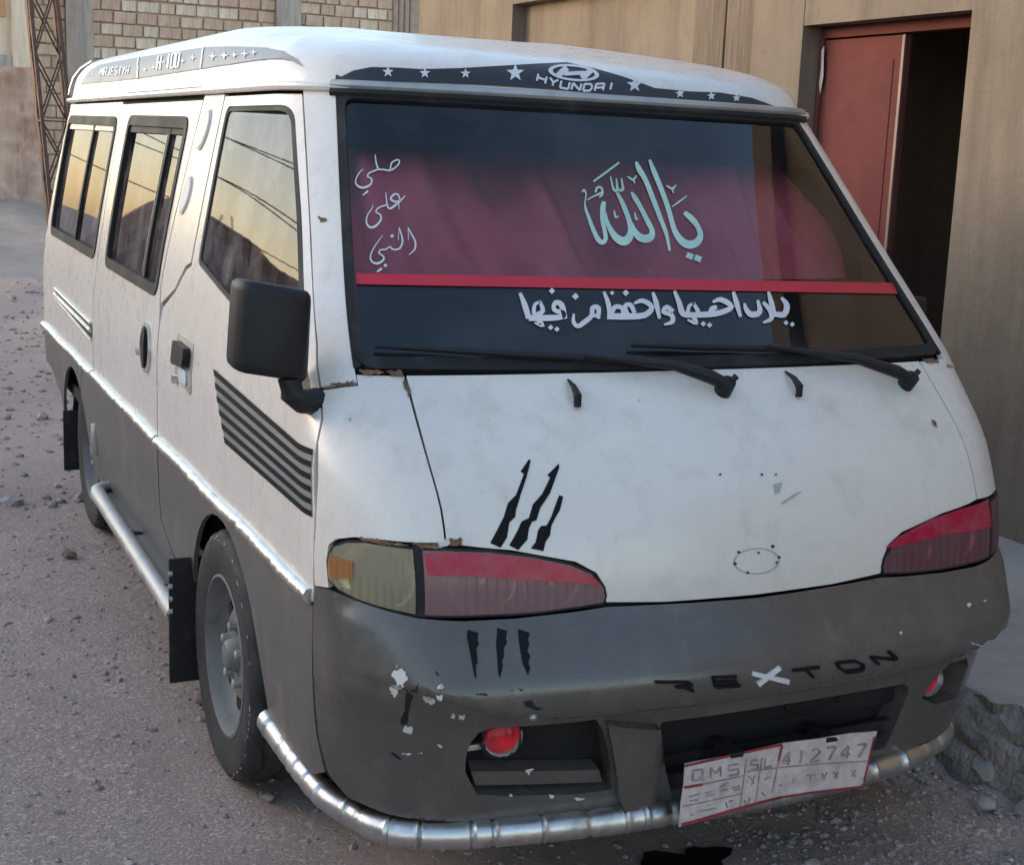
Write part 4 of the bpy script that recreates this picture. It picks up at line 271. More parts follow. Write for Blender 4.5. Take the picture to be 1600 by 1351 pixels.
def decal(name, polys, mat, parent, fn=S, off=.0012, g=.03, thick=.0006, sd=1):
    polys = [dens(p, g) for p in polys]; V2, E = [], []
    for L in polys:
        b0 = len(V2); V2 += [Vector(p) for p in L]; E += [(b0+i, b0+(i+1) % len(L)) for i in range(len(L))]
    v, e, f, *_ = delaunay_2d_cdt(V2, E, [], 0, 1e-6, False)
    v = np.array([tuple(p) for p in v]); f = np.array([t for t in f if len(t) == 3]); c = v[f].mean(1); k = np.zeros(len(c), bool)
    for p in polys: k |= inside(c, p)
    v = v*np.array([sd, 1]); f = f[k]; root = list(range(len(v)))      # one object for each separate mark
    def find(i):
        while root[i] != i: root[i] = root[root[i]]; i = root[i]
        return i
    for t in f:
        a, b, c = (find(int(i)) for i in t); root[b] = a; root[find(c)] = a
    ids = np.array([find(int(t[0])) for t in f]); first = None
    for q in dict.fromkeys(ids.tolist()):
        ff = f[ids == q]; used = np.unique(ff); mp_ = np.zeros(len(v), int); mp_[used] = np.arange(len(used))
        o = skin(name, v[used], mp_[ff], mat, parent, fn, off, thick); first = first or o
    return first
def ragged(polys, amp, seed=1, g=.006):
    r = random.Random(seed); o = []
    for p in polys:
        q = dens(p, g); o.append([(a+r.uniform(-amp, amp), b+r.uniform(-amp, amp)) for a, b in q])
    return o
def clip_s(poly, lim, keep_hi):
    o = []; n = len(poly); ins = (lambda p: p[0] >= lim) if keep_hi else (lambda p: p[0] <= lim)
    for i in range(n):
        a, b = poly[i-1], poly[i]
        if ins(a) != ins(b):
            t = (lim-a[0])/(b[0]-a[0]); o.append((lim, a[1]+t*(b[1]-a[1])))
        if ins(b): o.append(b)
    return o
# ---------------------------------------------------------------- materials
class NT:
    def __init__(s, name):
        s.m = bpy.data.materials.new(name); s.m.use_nodes = True; s.t = s.m.node_tree; s.t.nodes.clear()
        s.out = s.n('OutputMaterial'); s.tc = s.n('TexCoord').outputs['Object']
    def n(s, t, **k):
        q = s.t.nodes.new('ShaderNode'+t)
        for a, b in k.items():
            if a.startswith('i_'): q.inputs[a[2:].replace('_', ' ')].default_value = b
            else: setattr(q, a, b)
        return q
    def l(s, a, b): s.t.links.new(a, b)
    def noise(s, scale, detail=4, rough=.55, vec=None, sc=None):
        q = s.n('TexNoise'); q.inputs['Scale'].default_value = scale; q.inputs['Detail'].default_value = detail; q.inputs['Roughness'].default_value = rough
        v = vec or s.tc
        if sc:
            mp = s.n('Mapping'); mp.inputs['Scale'].default_value = sc; s.l(v, mp.inputs[0]); v = mp.outputs[0]
        s.l(v, q.inputs['Vector']); return q.outputs['Fac']
    def ramp(s, fac, a, b, ca=(0, 0, 0, 1), cb=(1, 1, 1, 1)):
        q = s.n('ValToRGB'); e = q.color_ramp.elements; e[0].position = a; e[1].position = b; e[0].color = ca; e[1].color = cb
        s.l(fac, q.inputs[0]); return q.outputs[0]
    def mix(s, fac, a, b):
        q = s.n('Mix', data_type='RGBA')
        for v, i in ((fac, 0), (a, 6), (b, 7)):
            if hasattr(v, 'is_linked'): s.l(v, q.inputs[i])
            else: q.inputs[i].default_value = v if not isinstance(v, tuple) or len(v) == 4 else (*v, 1)
        return q.outputs[2]
    def bump(s, h, st, dist=.01):
        q = s.n('Bump'); q.inputs['Strength'].default_value = st; q.inputs['Distance'].default_value = dist; s.l(h, q.inputs['Height']); return q.outputs[0]
def mk(name, col, rough=.5, metal=0, var=.12, scale=6, bump=0, bscale=60, bdist=.004, dirt=None, damt=.55, dscale=5, coat=0, spec=.5, rvar=.15, sc=None, trans=0):
    m = NT(name); b = m.n('BsdfPrincipled'); m.l(b.outputs[0], m.out.inputs[0])
    n1 = m.noise(scale, 5, .6, sc=sc)
    lo = tuple(max(0, c*(1-var)) for c in col); hi = tuple(min(1, c*(1+var)) for c in col)
    c = m.mix(m.ramp(n1, .3, .7), lo, hi)
    if dirt:
        n2 = m.noise(dscale, 6, .65, sc=sc); c = m.mix(m.ramp(n2, .52, .52+.28, (0, 0, 0, 1), (damt, damt, damt, 1)), c, dirt)
    m.l(c, b.inputs['Base Color'])
    rr = m.ramp(n1, .2, .8, (max(.02, rough-rvar),)*3+(1,), (min(1, rough+rvar),)*3+(1,)); m.l(rr, b.inputs['Roughness'])
    b.inputs['Metallic'].default_value = metal; b.inputs['Coat Weight'].default_value = coat; b.inputs['Specular IOR Level'].default_value = spec
    if trans: b.inputs['Transmission Weight'].default_value = trans
    if bump: m.l(m.bump(m.noise(bscale, 6, .6), bump, bdist), b.inputs['Normal'])
    return m.m
def glass(name, tint, ior=1.5, rough=.02, dens_=.5, body=(.02, .02, .02), haze=None, gl_col=(.95, .95, .95)):
    m = NT(name); tr = m.n('BsdfTransparent'); tr.inputs[0].default_value = (*tint, 1)
    gl = m.n('BsdfGlossy'); gl.inputs['Roughness'].default_value = rough; gl.inputs[0].default_value = (*gl_col, 1)
    df = m.n('BsdfDiffuse'); df.inputs[0].default_value = (*body, 1)
    mx = m.n('MixShader'); mx.inputs[0].default_value = dens_; m.l(tr.outputs[0], mx.inputs[1]); m.l(df.outputs[0], mx.inputs[2])
    base = mx
    if haze:                                   # haze film: dust, plus the sky reflection painted in on the windscreen
        d2 = m.n('BsdfDiffuse'); d2.inputs[0].default_value = (*haze[0], 1)
        mh = m.n('MixShader'); m.l(m.ramp(m.noise(haze[2], 6, .7), .42, .75, (0, 0, 0, 1), (haze[1],)*3+(1,)), mh.inputs[0]); m.l(mx.outputs[0], mh.inputs[1]); m.l(d2.outputs[0], mh.inputs[2]); base = mh
    fr = m.n('Fresnel'); fr.inputs[0].default_value = ior
    m2 = m.n('MixShader'); m.l(fr.outputs[0], m2.inputs[0]); m.l(base.outputs[0], m2.inputs[1]); m.l(gl.outputs[0], m2.inputs[2]); m.l(m2.outputs[0], m.out.inputs[0])
    return m.m
DUST = (.30, .26, .22)
M = {}
def paint(name, col, rough, dirtcol, damt, low):
    m = NT(name); b = m.n('BsdfPrincipled'); m.l(b.outputs[0], m.out.inputs[0])
    n1 = m.noise(2.2, 5, .6); n2 = m.noise(9, 8, .7); n3 = m.noise(70, 4, .6)
    c = m.mix(m.ramp(n1, .3, .7), tuple(x*.96 for x in col), tuple(min(1, x*1.03) for x in col))
    c = m.mix(m.ramp(n2, .52, .80, (0, 0, 0, 1), (damt,)*3+(1,)), c, dirtcol)
    c = m.mix(m.ramp(n3, .62, .78, (0, 0, 0, 1), (damt*.7,)*3+(1,)), c, dirtcol)
    st = m.noise(14, 5, .6, sc=(1, 1, .12)); c = m.mix(m.ramp(st, .55, .8, (0, 0, 0, 1), (damt*.8,)*3+(1,)), c, dirtcol)
    m.l(c, b.inputs['Base Color'])
    m.l(m.ramp(n2, .3, .8, (rough-.08,)*3+(1,), (rough+.2,)*3+(1,)), b.inputs['Roughness'])
    b.inputs['Coat Weight'].default_value = low; b.inputs['Coat Roughness'].default_value = .2
    ad = m.n('Math', operation='ADD'); ms = m.n('Math', operation='MULTIPLY'); ms.inputs[1].default_value = .06
    m.l(m.noise(3.0, 2, .5), ad.inputs[0]); m.l(m.noise(160, 3, .6), ms.inputs[0]); m.l(ms.outputs[0], ad.inputs[1])
    m.l(m.bump(ad.outputs[0], .4, .012), b.inputs['Normal'])
    return m.m
M['white'] = paint('white_paint', (.715, .655, .605), .28, (.37, .325, .28), .45, .45)
M['grey'] = paint('grey_paint', (.112, .101, .095), .45, (.25, .215, .19), .45, .12)
M['bumper'] = paint('bumper_paint', (.090, .079, .072), .24, (.19, .16, .14), .5, .4)
M['black'] = mk('black_plastic', (.012, .012, .014), .5, bump=.15, bscale=300, dirt=(.06, .055, .05), damt=.3, spec=.35)
M['rubber'] = mk('rubber', (.016, .015, .016), .65, spec=.3, dirt=(.11, .095, .085), damt=.4, dscale=12, bump=.2, bscale=120)
M['tyre'] = mk('tyre_rubber', (.028, .027, .027), .72, dirt=(.10, .088, .08), damt=.5, dscale=9, bump=.35, bscale=90)
M['void'] = mk('dark_inside', (.008, .008, .009), .8)
M['interior'] = mk('cabin_trim', (.035, .034, .036), .75)
M['chrome'] = mk('worn_chrome', (.62, .61, .60), .40, metal=1, dirt=(.22, .19, .17), damt=.85, dscale=14, bump=.2, bscale=45, rvar=.14)
M['steel'] = mk('dull_steel', (.46, .45, .44), .55, metal=.9, dirt=(.20, .17, .15), damt=.7, dscale=14, bump=.2, bscale=60)
M['rim'] = mk('wheel_rim_paint', (.17, .162, .158), .6, metal=.1, dirt=(.07, .062, .058), damt=.9, dscale=13)
M['sticker_black'] = mk('black_sticker', (.007, .007, .009), .75, var=.3, spec=.2)
M['sticker_dark'] = mk('visor_sticker', (.026, .027, .031), .5, var=.2)
M['sticker_grey'] = mk('grey_sticker', (.24, .25, .26), .5, var=.1)
M['sticker_mid'] = mk('mid_grey_sticker', (.20, .205, .21), .5)
M['letter_white'] = mk('white_lettering', (.62, .60, .62), .5, var=.08)
M['letter_mint'] = mk('pale_green_lettering', (.40, .58, .52), .5, var=.2, scale=9)
M['letter_soft'] = mk('pale_lettering', (.52, .56, .58), .5, var=.1)
M['red_strip'] = mk('red_strip', (.50, .022, .040), .45, var=.08)
M['chip'] = mk('bare_chip', (.58, .55, .51), .7, var=.1)
M['line_grey'] = mk('scuff_grey', (.36, .36, .36), .7)
M['curtain'] = mk('curtain_cloth', (.70, .135, .18), .85, var=.2, scale=3, bump=.3, bscale=250)
M['film'] = glass('dark_film', (.07, .075, .095), 1.4, .02, .8, (.008, .009, .012))
M['windscreen'] = glass('windscreen_glass', (.86, .87, .88), 1.55, .015, .03, (.1, .1, .1), ((.40, .38, .42), .09, 2))  # faint mauve haze stands in for sky reflected in the windscreen
M['sideglass'] = glass('side_glass', (.30, .28, .28), 1.65, .02, .2, (.03, .028, .026), ((.50, .42, .40), .40, 5), (.54, .54, .63))
def lens(name, col, amt, ribs, rb=.22):
    m = NT(name); tr = m.n('BsdfTransparent'); tr.inputs[0].default_value = (*col, 1)
    df = m.n('BsdfPrincipled'); df.inputs['Roughness'].default_value = .3; df.inputs['Specular IOR Level'].default_value = .2
    m.l(m.mix(m.ramp(m.noise(18, 5, .6), .35, .75), tuple(c*.85 for c in col), tuple(min(1, c*.6+.12) for c in col)), df.inputs['Base Color'])
    mx = m.n('MixShader'); mx.inputs[0].default_value = amt; m.l(tr.outputs[0], mx.inputs[1]); m.l(df.outputs[0], mx.inputs[2])
    gl = m.n('BsdfGlossy'); gl.inputs['Roughness'].default_value = .09
    fr = m.n('Fresnel'); fr.inputs[0].default_value = 1.28; m2 = m.n('MixShader'); m.l(fr.outputs[0], m2.inputs[0]); m.l(mx.outputs[0], m2.inputs[1]); m.l(gl.outputs[0], m2.inputs[2])
    if ribs:
        w = m.n('TexWave'); w.bands_direction = 'X'; w.inputs['Scale'].default_value = ribs; w.inputs['Distortion'].default_value = .2; m.l(m.tc, w.inputs[0])
        bp = m.bump(w.outputs['Fac'], rb, .005); m.l(bp, df.inputs['Normal']); m.l(bp, gl.inputs['Normal'])
    m.l(m2.outputs[0], m.out.inputs[0]); return m.m
M['lens_clear'] = lens('yellowed_lens', (.97, .84, .58), .30, 26, .7)
M['lens_pink'] = lens('pinkish_lens', (.85, .47, .49), .30, 16, .4)
M['lens_red'] = lens('red_tape_lens', (.72, .010, .08), .62, 0)
M['lens_amber'] = lens('amber_lens', (.80, .36, .12), .40, 40)
M['reflector'] = mk('reflector', (.90, .88, .84), .30, metal=.75, bump=.3, bscale=25, bdist=.01)
M['lens_shaded'] = lens('shaded_red_lens', (.50, .20, .24), .30, 14)  # darker lens copy: shade on the right headlamp put into its colour
M['fog_red'] = lens('red_fog_lens', (.85, .02, .07), .38, 20)

# ---------------------------------------------------------------- ground, pavement
def rnd(x, y, f, seed=0): return noise.noise(Vector((x*f+seed*7.3, y*f-seed*3.1, seed*1.7)))
def gz(x, y):
    far = max(0, min(1, (y-6)/8)); left = max(0, min(1, (-1.3-x)/3))
    h = .012*rnd(x, y, .9, 1)+.010*rnd(x, y, 2.7, 2)+.005*rnd(x, y, 7, 3)
    h += far*(.12*rnd(x, y, .35, 4)+.09*rnd(x, y, 1.1, 5)+.05*rnd(x, y, 2.6, 8))+.35*max(0, min(1, (y-21)/3))*max(0, min(1, (3-x)/2))*max(0, 1-abs(y-24)/4)
    near = math.exp(-((x-.9)**2/.10))*max(0, min(1, (3-y)/2))
    h += near*(.03*rnd(x, y, 5, 6)+.03*rnd(x, y, 11, 7)+.02)
    if abs(x) < 1.0 and .9 < y < 4: h *= .35
    return h-.004
def axis(lo, hi, fine_lo, fine_hi, step, grow=1.12):
    a = list(np.arange(fine_lo, fine_hi, step)); d = step; x = a[0]; L = []
    while x > lo: d *= grow; x -= d; L.append(x)
    d = step; x = a[-1]; Rr = []
    while x < hi: d *= grow; x += d; Rr.append(x)
    return L[::-1]+a+Rr
gx = axis(-300, 300, -2.6, 2.4, .045); gy = axis(-60, 400, -.8, 4.5, .045, 1.06)
V = [(x, y, gz(x, y)) for y in gy for x in gx]; nx = len(gx)
F = [(j*nx+i, j*nx+i+1, (j+1)*nx+i+1, (j+1)*nx+i) for j in range(len(gy)-1) for i in range(nx-1)]
m = NT('dusty_ground'); b = m.n('BsdfPrincipled'); m.l(b.outputs[0], m.out.inputs[0])
c = m.mix(m.ramp(m.noise(1.1, 6, .65), .35, .68), (.54, .405, .35), (.66, .52, .455))
c = m.mix(m.ramp(m.noise(2.6, 5, .6), .50, .72, (0, 0, 0, 1), (.65,)*3+(1,)), c, (.42, .305, .27))
c = m.mix(m.ramp(m.noise(22, 6, .7), .50, .74, (0, 0, 0, 1), (.35,)*3+(1,)), c, (.30, .245, .235))
c = m.mix(m.ramp(m.noise(60, 5, .7), .56, .70, (0, 0, 0, 1), (.75,)*3+(1,)), c, (.58, .52, .475))
vo = m.n('TexVoronoi'); vo.inputs['Scale'].default_value = 75; m.l(m.tc, vo.inputs['Vector'])
c = m.mix(m.ramp(vo.outputs['Distance'], .05, .16, (.35,)*3+(1,), (0, 0, 0, 1)), c, (.18, .145, .14))
sx = m.n('SeparateXYZ'); m.l(m.tc, sx.inputs[0])
c = m.mix(m.ramp(sx.outputs['Y'], 0, 1), c, c)
yr = m.n('MapRange'); yr.inputs['From Min'].default_value = 5; yr.inputs['From Max'].default_value = 16; m.l(sx.outputs['Y'], yr.inputs[0])
c = m.mix(yr.outputs[0], c, m.mix(m.ramp(m.noise(.9, 8, .7), .35, .68), (.42, .335, .275), (.60, .50, .42)))
c = m.mix(m.ramp(m.noise(.55, 4, .6), .40, .62, (0, 0, 0, 1), (.35,)*3+(1,)), c, (.36, .285, .265))
c = m.mix(m.ramp(m.noise(3.1, 7, .7, sc=(1, .22, 1)), .55, .72, (0, 0, 0, 1), (.4,)*3+(1,)), c, (.62, .52, .48))
m.l(c, b.inputs['Base Color']); b.inputs['Roughness'].default_value = .92; b.inputs['Specular IOR Level'].default_value = .2
ad = m.n('Math', operation='ADD'); m.l(m.noise(20, 10, .78), ad.inputs[0]); m.l(m.ramp(m.noise(95, 5, .7), .45, .62), ad.inputs[1])
m.l(m.bump(ad.outputs[0], .8, .010), b.inputs['Normal']); M['ground'] = m.m
tag(obj('ground', mesh('ground', V, F, ang=80), M['ground']), kind='structure')

M['pave'] = mk('worn_concrete', (.41, .355, .325), .88, var=.18, scale=3, dirt=(.26, .23, .22), damt=.6, dscale=7, bump=.5, bscale=60, bdist=.01)
M['soil'] = mk('rubble_soil', (.36, .30, .275), .95, var=.25, scale=7, dirt=(.20, .165, .15), damt=.7, dscale=16, bump=1, bscale=45, bdist=.03)
ys = np.concatenate([np.arange(-5, -.6, .12), np.arange(-.6, 2.2, .022), np.arange(2.2, 9.6, .1)]); V, F = [], []
prof = [(dx, .19*(1-(1-t)**2.2)-.05*(1-t)) for t, dx in zip(np.linspace(0, 1, 18), .13*np.linspace(0, 1, 18)**1.6)]+[(.20, .186), (.40, .184), (.9, .183), (1.45, .184)]
for j, y in enumerate(ys):
    e = .99+.06*rnd(0, y, .9, 11)+.05*rnd(0, y, 3, 12)+.03*rnd(0, y, 9, 13)
    for i, (dx, z) in enumerate(prof):
        k = .62 if i < 17 else .10
        x = e+dx if i < len(prof)-1 else 2.46
        V.append((x+k*(.035*rnd(i*.35, y, 5, 15)+.02*rnd(i*.8, y, 13, 18)), y, z+k*(.05*rnd(i*.3, y, 5, 16)+.028*rnd(i*.7, y, 13, 17)+.014*rnd(i*1.9, y, 30, 19))*(1 if i > 2 else .3)))
n = len(prof)
F = [(j*n+i, j*n+i+1, (j+1)*n+i+1, (j+1)*n+i) for j in range(len(ys)-1) for i in range(n-1)]
me = mesh('pavement', V, F, ang=60); me.materials.append(M['pave']); me.materials.append(M['soil'])
for p in me.polygons: p.material_index = 1 if (p.index % (n-1)) < 17 else 0
tag(obj('pavement', me), kind='structure')

M['stone'] = mk('stone', (.34, .30, .28), .9, var=.3, scale=15, bump=.5, bscale=40)
M['stone_red'] = mk('reddish_stone', (.17, .115, .10), .9, var=.3, scale=15, bump=.5, bscale=40)
def rock(name, c, r, mat, seed, flat=.6, parent=None, sub=2):
    bm = bmesh.new(); bmesh.ops.create_icosphere(bm, subdivisions=sub, radius=1)
    for v in bm.verts:
        k = 1+.35*noise.noise(v.co*1.3+Vector((seed*3.1, seed, 0)))+.15*noise.noise(v.co*3.1+Vector((seed, 0, seed*2)))
        v.co = Vector((v.co.x*r*k*1.25, v.co.y*r*k, v.co.z*r*k*flat))
    bmesh.ops.rotate(bm, cent=(0, 0, 0), matrix=Matrix.Rotation(seed*1.9, 3, 'Z'), verts=bm.verts)
    me = from_bm(name, bm, ang=30); o = obj(name, me, mat, parent); o.location = c; return o
tag(rock('stone', (-.775, 1.648, .012), .024, M['stone_red'], 1), 'small dark reddish stone on the ground left of the front mud flap', 'stone')
tag(rock('stone', (-.764, .975, .010), .014, M['stone'], 2), 'small dark pebble on the ground below the front tyre', 'stone')
tag(rock('stone', (-.93, 3.25, .012), .024, M['stone_red'], 3), 'dark stone on the ground beside the rear tyre', 'stone')
for i, (x, y, r, z, wd) in enumerate([(.93, .62, .035, .03, 'rubble stone on the broken pavement edge nearest the end of the chrome guard'), (1.02, .40, .045, .05, 'larger rubble stone half way down the broken pavement edge'), (.86, .50, .022, .015, 'small rubble stone on the ground just in front of the pavement edge'), (.98, .22, .036, .03, 'rubble stone low on the ground at the right edge of the picture'), (.80, .64, .018, .015, 'tiny rubble stone under the right end of the chrome guard'), (.90, .30, .026, .02, 'small grey rubble stone lying alone on the soil at lower right'), (1.0, .72, .045, .08, 'rubble stone tucked behind the chrome guard on the pavement edge')]):
    tag(rock('rubble_stone', (x, y, z), r, M['stone'] if i % 2 else M['soil'], 10+i, .7), wd, 'stone', 'rubble stones along the pavement edge')
# loose gravel
random.seed(3); V, F = [], []
ico = bmesh.new(); bmesh.ops.create_icosphere(ico, subdivisions=1, radius=1); iv = [v.co.copy() for v in ico.verts]; iff = [[v.index for v in f.verts] for f in ico.faces]; ico.free()
for k in range(6500):
    if k < 4600: x, y = random.uniform(-1.9, 2.2), random.uniform(-.2, 4.2)
    else: x, y = random.uniform(-2.2, 1.2), random.uniform(4, 13)
    if x > .95: x = random.uniform(.2, .95); y = random.uniform(-.1, .9)
    r = .0035+.009*random.random()**3.2
    if y > 4: r *= 2.4
    if random.random() < .02: r *= 1.8
    a = random.random()*6.28; sx_, sy_, sz_ = random.uniform(.8, 1.5), random.uniform(.7, 1.1), random.uniform(.45, .8); z0 = gz(x, y)+r*.15; b0 = len(V)
    for v in iv:
        q = 1+random.uniform(-.2, .2); vx, vy = v.x*sx_*q, v.y*sy_*q
        V.append((x+r*(vx*math.cos(a)-vy*math.sin(a)), y+r*(vx*math.sin(a)+vy*math.cos(a)), z0+r*v.z*sz_))
    F += [tuple(b0+i for i in f) for f in iff]
M['gravel'] = mk('gravel', (.32, .27, .26), .9, var=.6, scale=31)
tag(obj('gravel', mesh('gravel', V, F, smooth=False), M['gravel']), 'loose grey gravel scattered over the dusty ground', 'gravel', kind='stuff')
# dark oily wet patch below the front bumper
M['oil'] = mk('wet_oil', (.012, .011, .011), .25, var=.3, rvar=.1)
V = [(.06, .36, .006)]; n = 26
for k in range(n):
    t = 2*math.pi*k/n; r = .088*(1+.3*math.sin(3*t+.5)+.15*math.sin(7*t)); V.append((.05+r*math.cos(t)*1.1, .33+r*math.sin(t), gz(.05+r*math.cos(t), .33+r*math.sin(t))+.006))
tag(obj('oil_stain', mesh('oil_stain', V, [(0, 1+k, 1+(k+1) % n) for k in range(n)]), M['oil']), 'black wet oil stain on the ground under the number plate', 'stain')

# ---------------------------------------------------------------- house on the right
def plaster(name, a, b_, dk, sc=1.0, st=.35):
    m = NT(name); b = m.n('BsdfPrincipled'); m.l(b.outputs[0], m.out.inputs[0])
    c = m.mix(m.ramp(m.noise(1.3*sc, 7, .65), .33, .68), a, b_)
    c = m.mix(m.ramp(m.noise(4*sc, 7, .68, sc=(1, 1, .10)), .48, .72, (0, 0, 0, 1), (.75,)*3+(1,)), c, dk)
    c = m.mix(m.ramp(m.noise(17*sc, 6, .7), .56, .78, (0, 0, 0, 1), (.45,)*3+(1,)), c, dk)
    m.l(c, b.inputs['Base Color']); b.inputs['Roughness'].default_value = .93; b.inputs['Specular IOR Level'].default_value = .15
    ad = m.n('Math', operation='ADD'); m.l(m.noise(9*sc, 6, .6), ad.inputs[0]); m.l(m.noise(70*sc, 4, .6), ad.inputs[1])
    m.l(m.bump(ad.outputs[0], st, .012), b.inputs['Normal']); return m.m
M['plaster'] = plaster('tan_plaster', (.175, .140, .110), (.245, .198, .155), (.115, .091, .074))
M['wood'] = mk('weathered_timber', (.135, .098, .072), .85, var=.45, scale=9, sc=(6, 6, .35), bump=.6, bscale=20)
M['door_red'] = mk('rust_red_door', (.13, .042, .040), .85, spec=.1, var=.18, scale=4, dirt=(.13, .07, .055), damt=.5, bump=.1, bscale=30)
M['door_edge'] = mk('door_edge_steel', (.16, .11, .10), .55, metal=.3)
house = tag(empty('house', (2.45, 2, 0)), 'tan plastered house with a recessed red doorway to the right of the van', 'house')
def hbox(bm, x0, x1, y0, y1, z0, z1): box_bm(bm, ((x0+x1)/2, (y0+y1)/2, (z0+z1)/2), (x1-x0, y1-y0, z1-z0))
def place(o, parent):                     # keep world coordinates when parented to an empty away from the origin
    o.parent = parent; o.matrix_parent_inverse = parent.matrix_basis.inverted() if parent.type == 'EMPTY' else Matrix(); return o
HT = 3.4
bm = bmesh.new()
hbox(bm, 2.40, 2.66, -5.5, 2.358, .1, HT); hbox(bm, 2.403, 2.66, 2.358, 3.494, 2.205, HT); hbox(bm, 2.40, 2.66, 3.494, 3.91, .1, HT)
hbox(bm, 2.47, 2.66, 3.91, 4.485, .1, HT); hbox(bm, 2.50, 2.66, 4.485, 6.81, .1, 2.52); hbox(bm, 2.402, 2.66, 4.485, 6.81, 2.52, HT); hbox(bm, 2.40, 2.66, 6.81, 8.56, .1, HT)
hbox(bm, 2.66, 7.0, 8.3, 8.56, .1, HT); hbox(bm, 2.66, 7.0, -5.5, -5.24, .1, HT); hbox(bm, 7.0, 7.25, -5.5, 8.56, .1, HT)
place(obj('wall', from_bm('wall', bm, False), M['plaster']), house)
place(box('roof', (4.9, 1.53, HT+.1), (5.3, 14.6, .2), M['plaster']), house)
place(box('inner_wall', (4.9, 2.9, 1.3), (.1, 4.4, 2.6), M['plaster']), house)
place(box('inner_floor', (4.3, 2.0, .1), (3.4, 9, .2), M['pave']), house)
place(box('inner_ceiling', (4.3, 2.0, 2.85), (3.3, 12, .1), M['plaster']), house)
place(box('partition', (3.7, 3.62, 1.45), (2.06, .1, 2.7), M['plaster']), house)
place(box('partition', (3.7, 1.9, 1.45), (2.06, .1, 2.7), M['plaster']), house)
for i, (a, c_) in enumerate([(3.912, 4.17), (4.185, 4.483)]):
    bm = bmesh.new(); box_bm(bm, (2.435, (a+c_)/2, 1.74), (.06, c_-a, 3.27), bev=.008)
    place(obj('timber_board', from_bm('timber_board', bm), M['wood']), house)
dleaf = place(box('door', (2.530, 3.19, 1.17), (.035, .60, 1.95), M['door_red'], bev=.003), house)
for nm, cc, dd, mt in (('edge_strip', (2.512, 2.895, 1.17), (.012, .018, 1.95), 'door_edge'), ('frame', (2.512, 3.478, 1.17), (.03, .028, 1.97), 'door_red'), ('panel', (2.512, 3.19, 1.17), (.008, .47, 1.75), 'door_red')):
    box(nm, cc, dd, M[mt], None, .002); o = bpy.context.scene.objects[nm] if False else COL.objects[-1]; o.parent = dleaf; o.matrix_parent_inverse = house.matrix_basis.inverted() @ Matrix.Translation(house.location)
M['peel'] = mk('bare_primer', (.50, .46, .44), .8, var=.2)
pk = [(3.455, 1.90), (3.468, 1.95), (3.462, 2.02), (3.470, 2.10), (3.452, 2.12), (3.447, 2.05), (3.440, 1.98), (3.448, 1.93)]
vs_ = [(2.4955, y, z) for y, z in pk]+[(2.4975, y, z) for y, z in pk]; n8 = len(pk)
o = obj('peeled_patch', mesh('peeled_patch', vs_, [tuple(range(n8))]+[(i, (i+1) % n8, n8+(i+1) % n8, n8+i) for i in range(n8)], False), M['peel'], dleaf); o.matrix_parent_inverse = house.matrix_basis.inverted() @ Matrix.Translation(house.location)
place(box('door_head', (2.53, 2.926, 2.178), (.05, 1.136, .05), M['door_red'], bev=.004), house)

# ---------------------------------------------------------------- far block wall, mud wall, house, mast
M['brick'] = [plaster('block_%d' % i, tuple(c*.88 for c in col), tuple(c*1.12 for c in col), (.24, .185, .145), 2, .6) for i, col in enumerate([(.78, .56, .41), (.70, .48, .345), (.85, .65, .50), (.66, .44, .32)])]
M['mortar'] = mk('mortar', (.44, .325, .245), .95, var=.2, bump=.5, bscale=20)
M['conc'] = mk('grey_concrete', (.42, .335, .285), .92, var=.3, scale=3, sc=(3, 3, .4), dirt=(.14, .115, .10), damt=.6, bump=.6, bscale=15)
BW = tag(empty('block_wall', (5, 26, 0)), 'wall of pale stone blocks between concrete pillars behind the van', 'wall')
YB = 26
place(box('mortar_bed', (4.6, YB+.16, 2.6), (9.2, .26, 5.4), M['mortar']), BW)
place(box('concrete_pillar', (2.33, YB+.06, 2.7), (.48, .36, 5.4), M['conc'], bev=.02), BW)
place(box('concrete_pillar', (6.20, YB+.06, 2.7), (.48, .36, 5.4), M['conc'], bev=.02), BW)
M['flute'] = mk('pinkish_concrete', (.40, .285, .225), .92, var=.2, bump=.4, bscale=15)
bm = bmesh.new(); box_bm(bm, (8.56, YB+.1, 2.7), (.46, .2, 5.4))
for k in range(4):
    q = bmesh.ops.create_cone(bm, segments=14, radius1=.055, radius2=.055, depth=5.4, cap_ends=True); bmesh.ops.translate(bm, vec=(8.385+k*.117, YB, 2.7), verts=q['verts'])
place(obj('fluted_pilaster', from_bm('fluted_pilaster', bm), M['flute']), BW)
bmesh_var = []
for k in range(8):
    bm = bmesh.new(); box_bm(bm, (0, 0, 0), (.36, .12, .19), bev=.012, seg=1)
    for v in bm.verts: v.co += Vector((random.uniform(-.008, .008), random.uniform(-.008, .008), random.uniform(-.008, .008)))
    me = from_bm('brick', bm, ang=30); me.materials.append(M['brick'][k % 4]); bmesh_var.append(me)
lowV, lowF = [], []
random.seed(5); inv_bw = BW.matrix_basis.inverted()
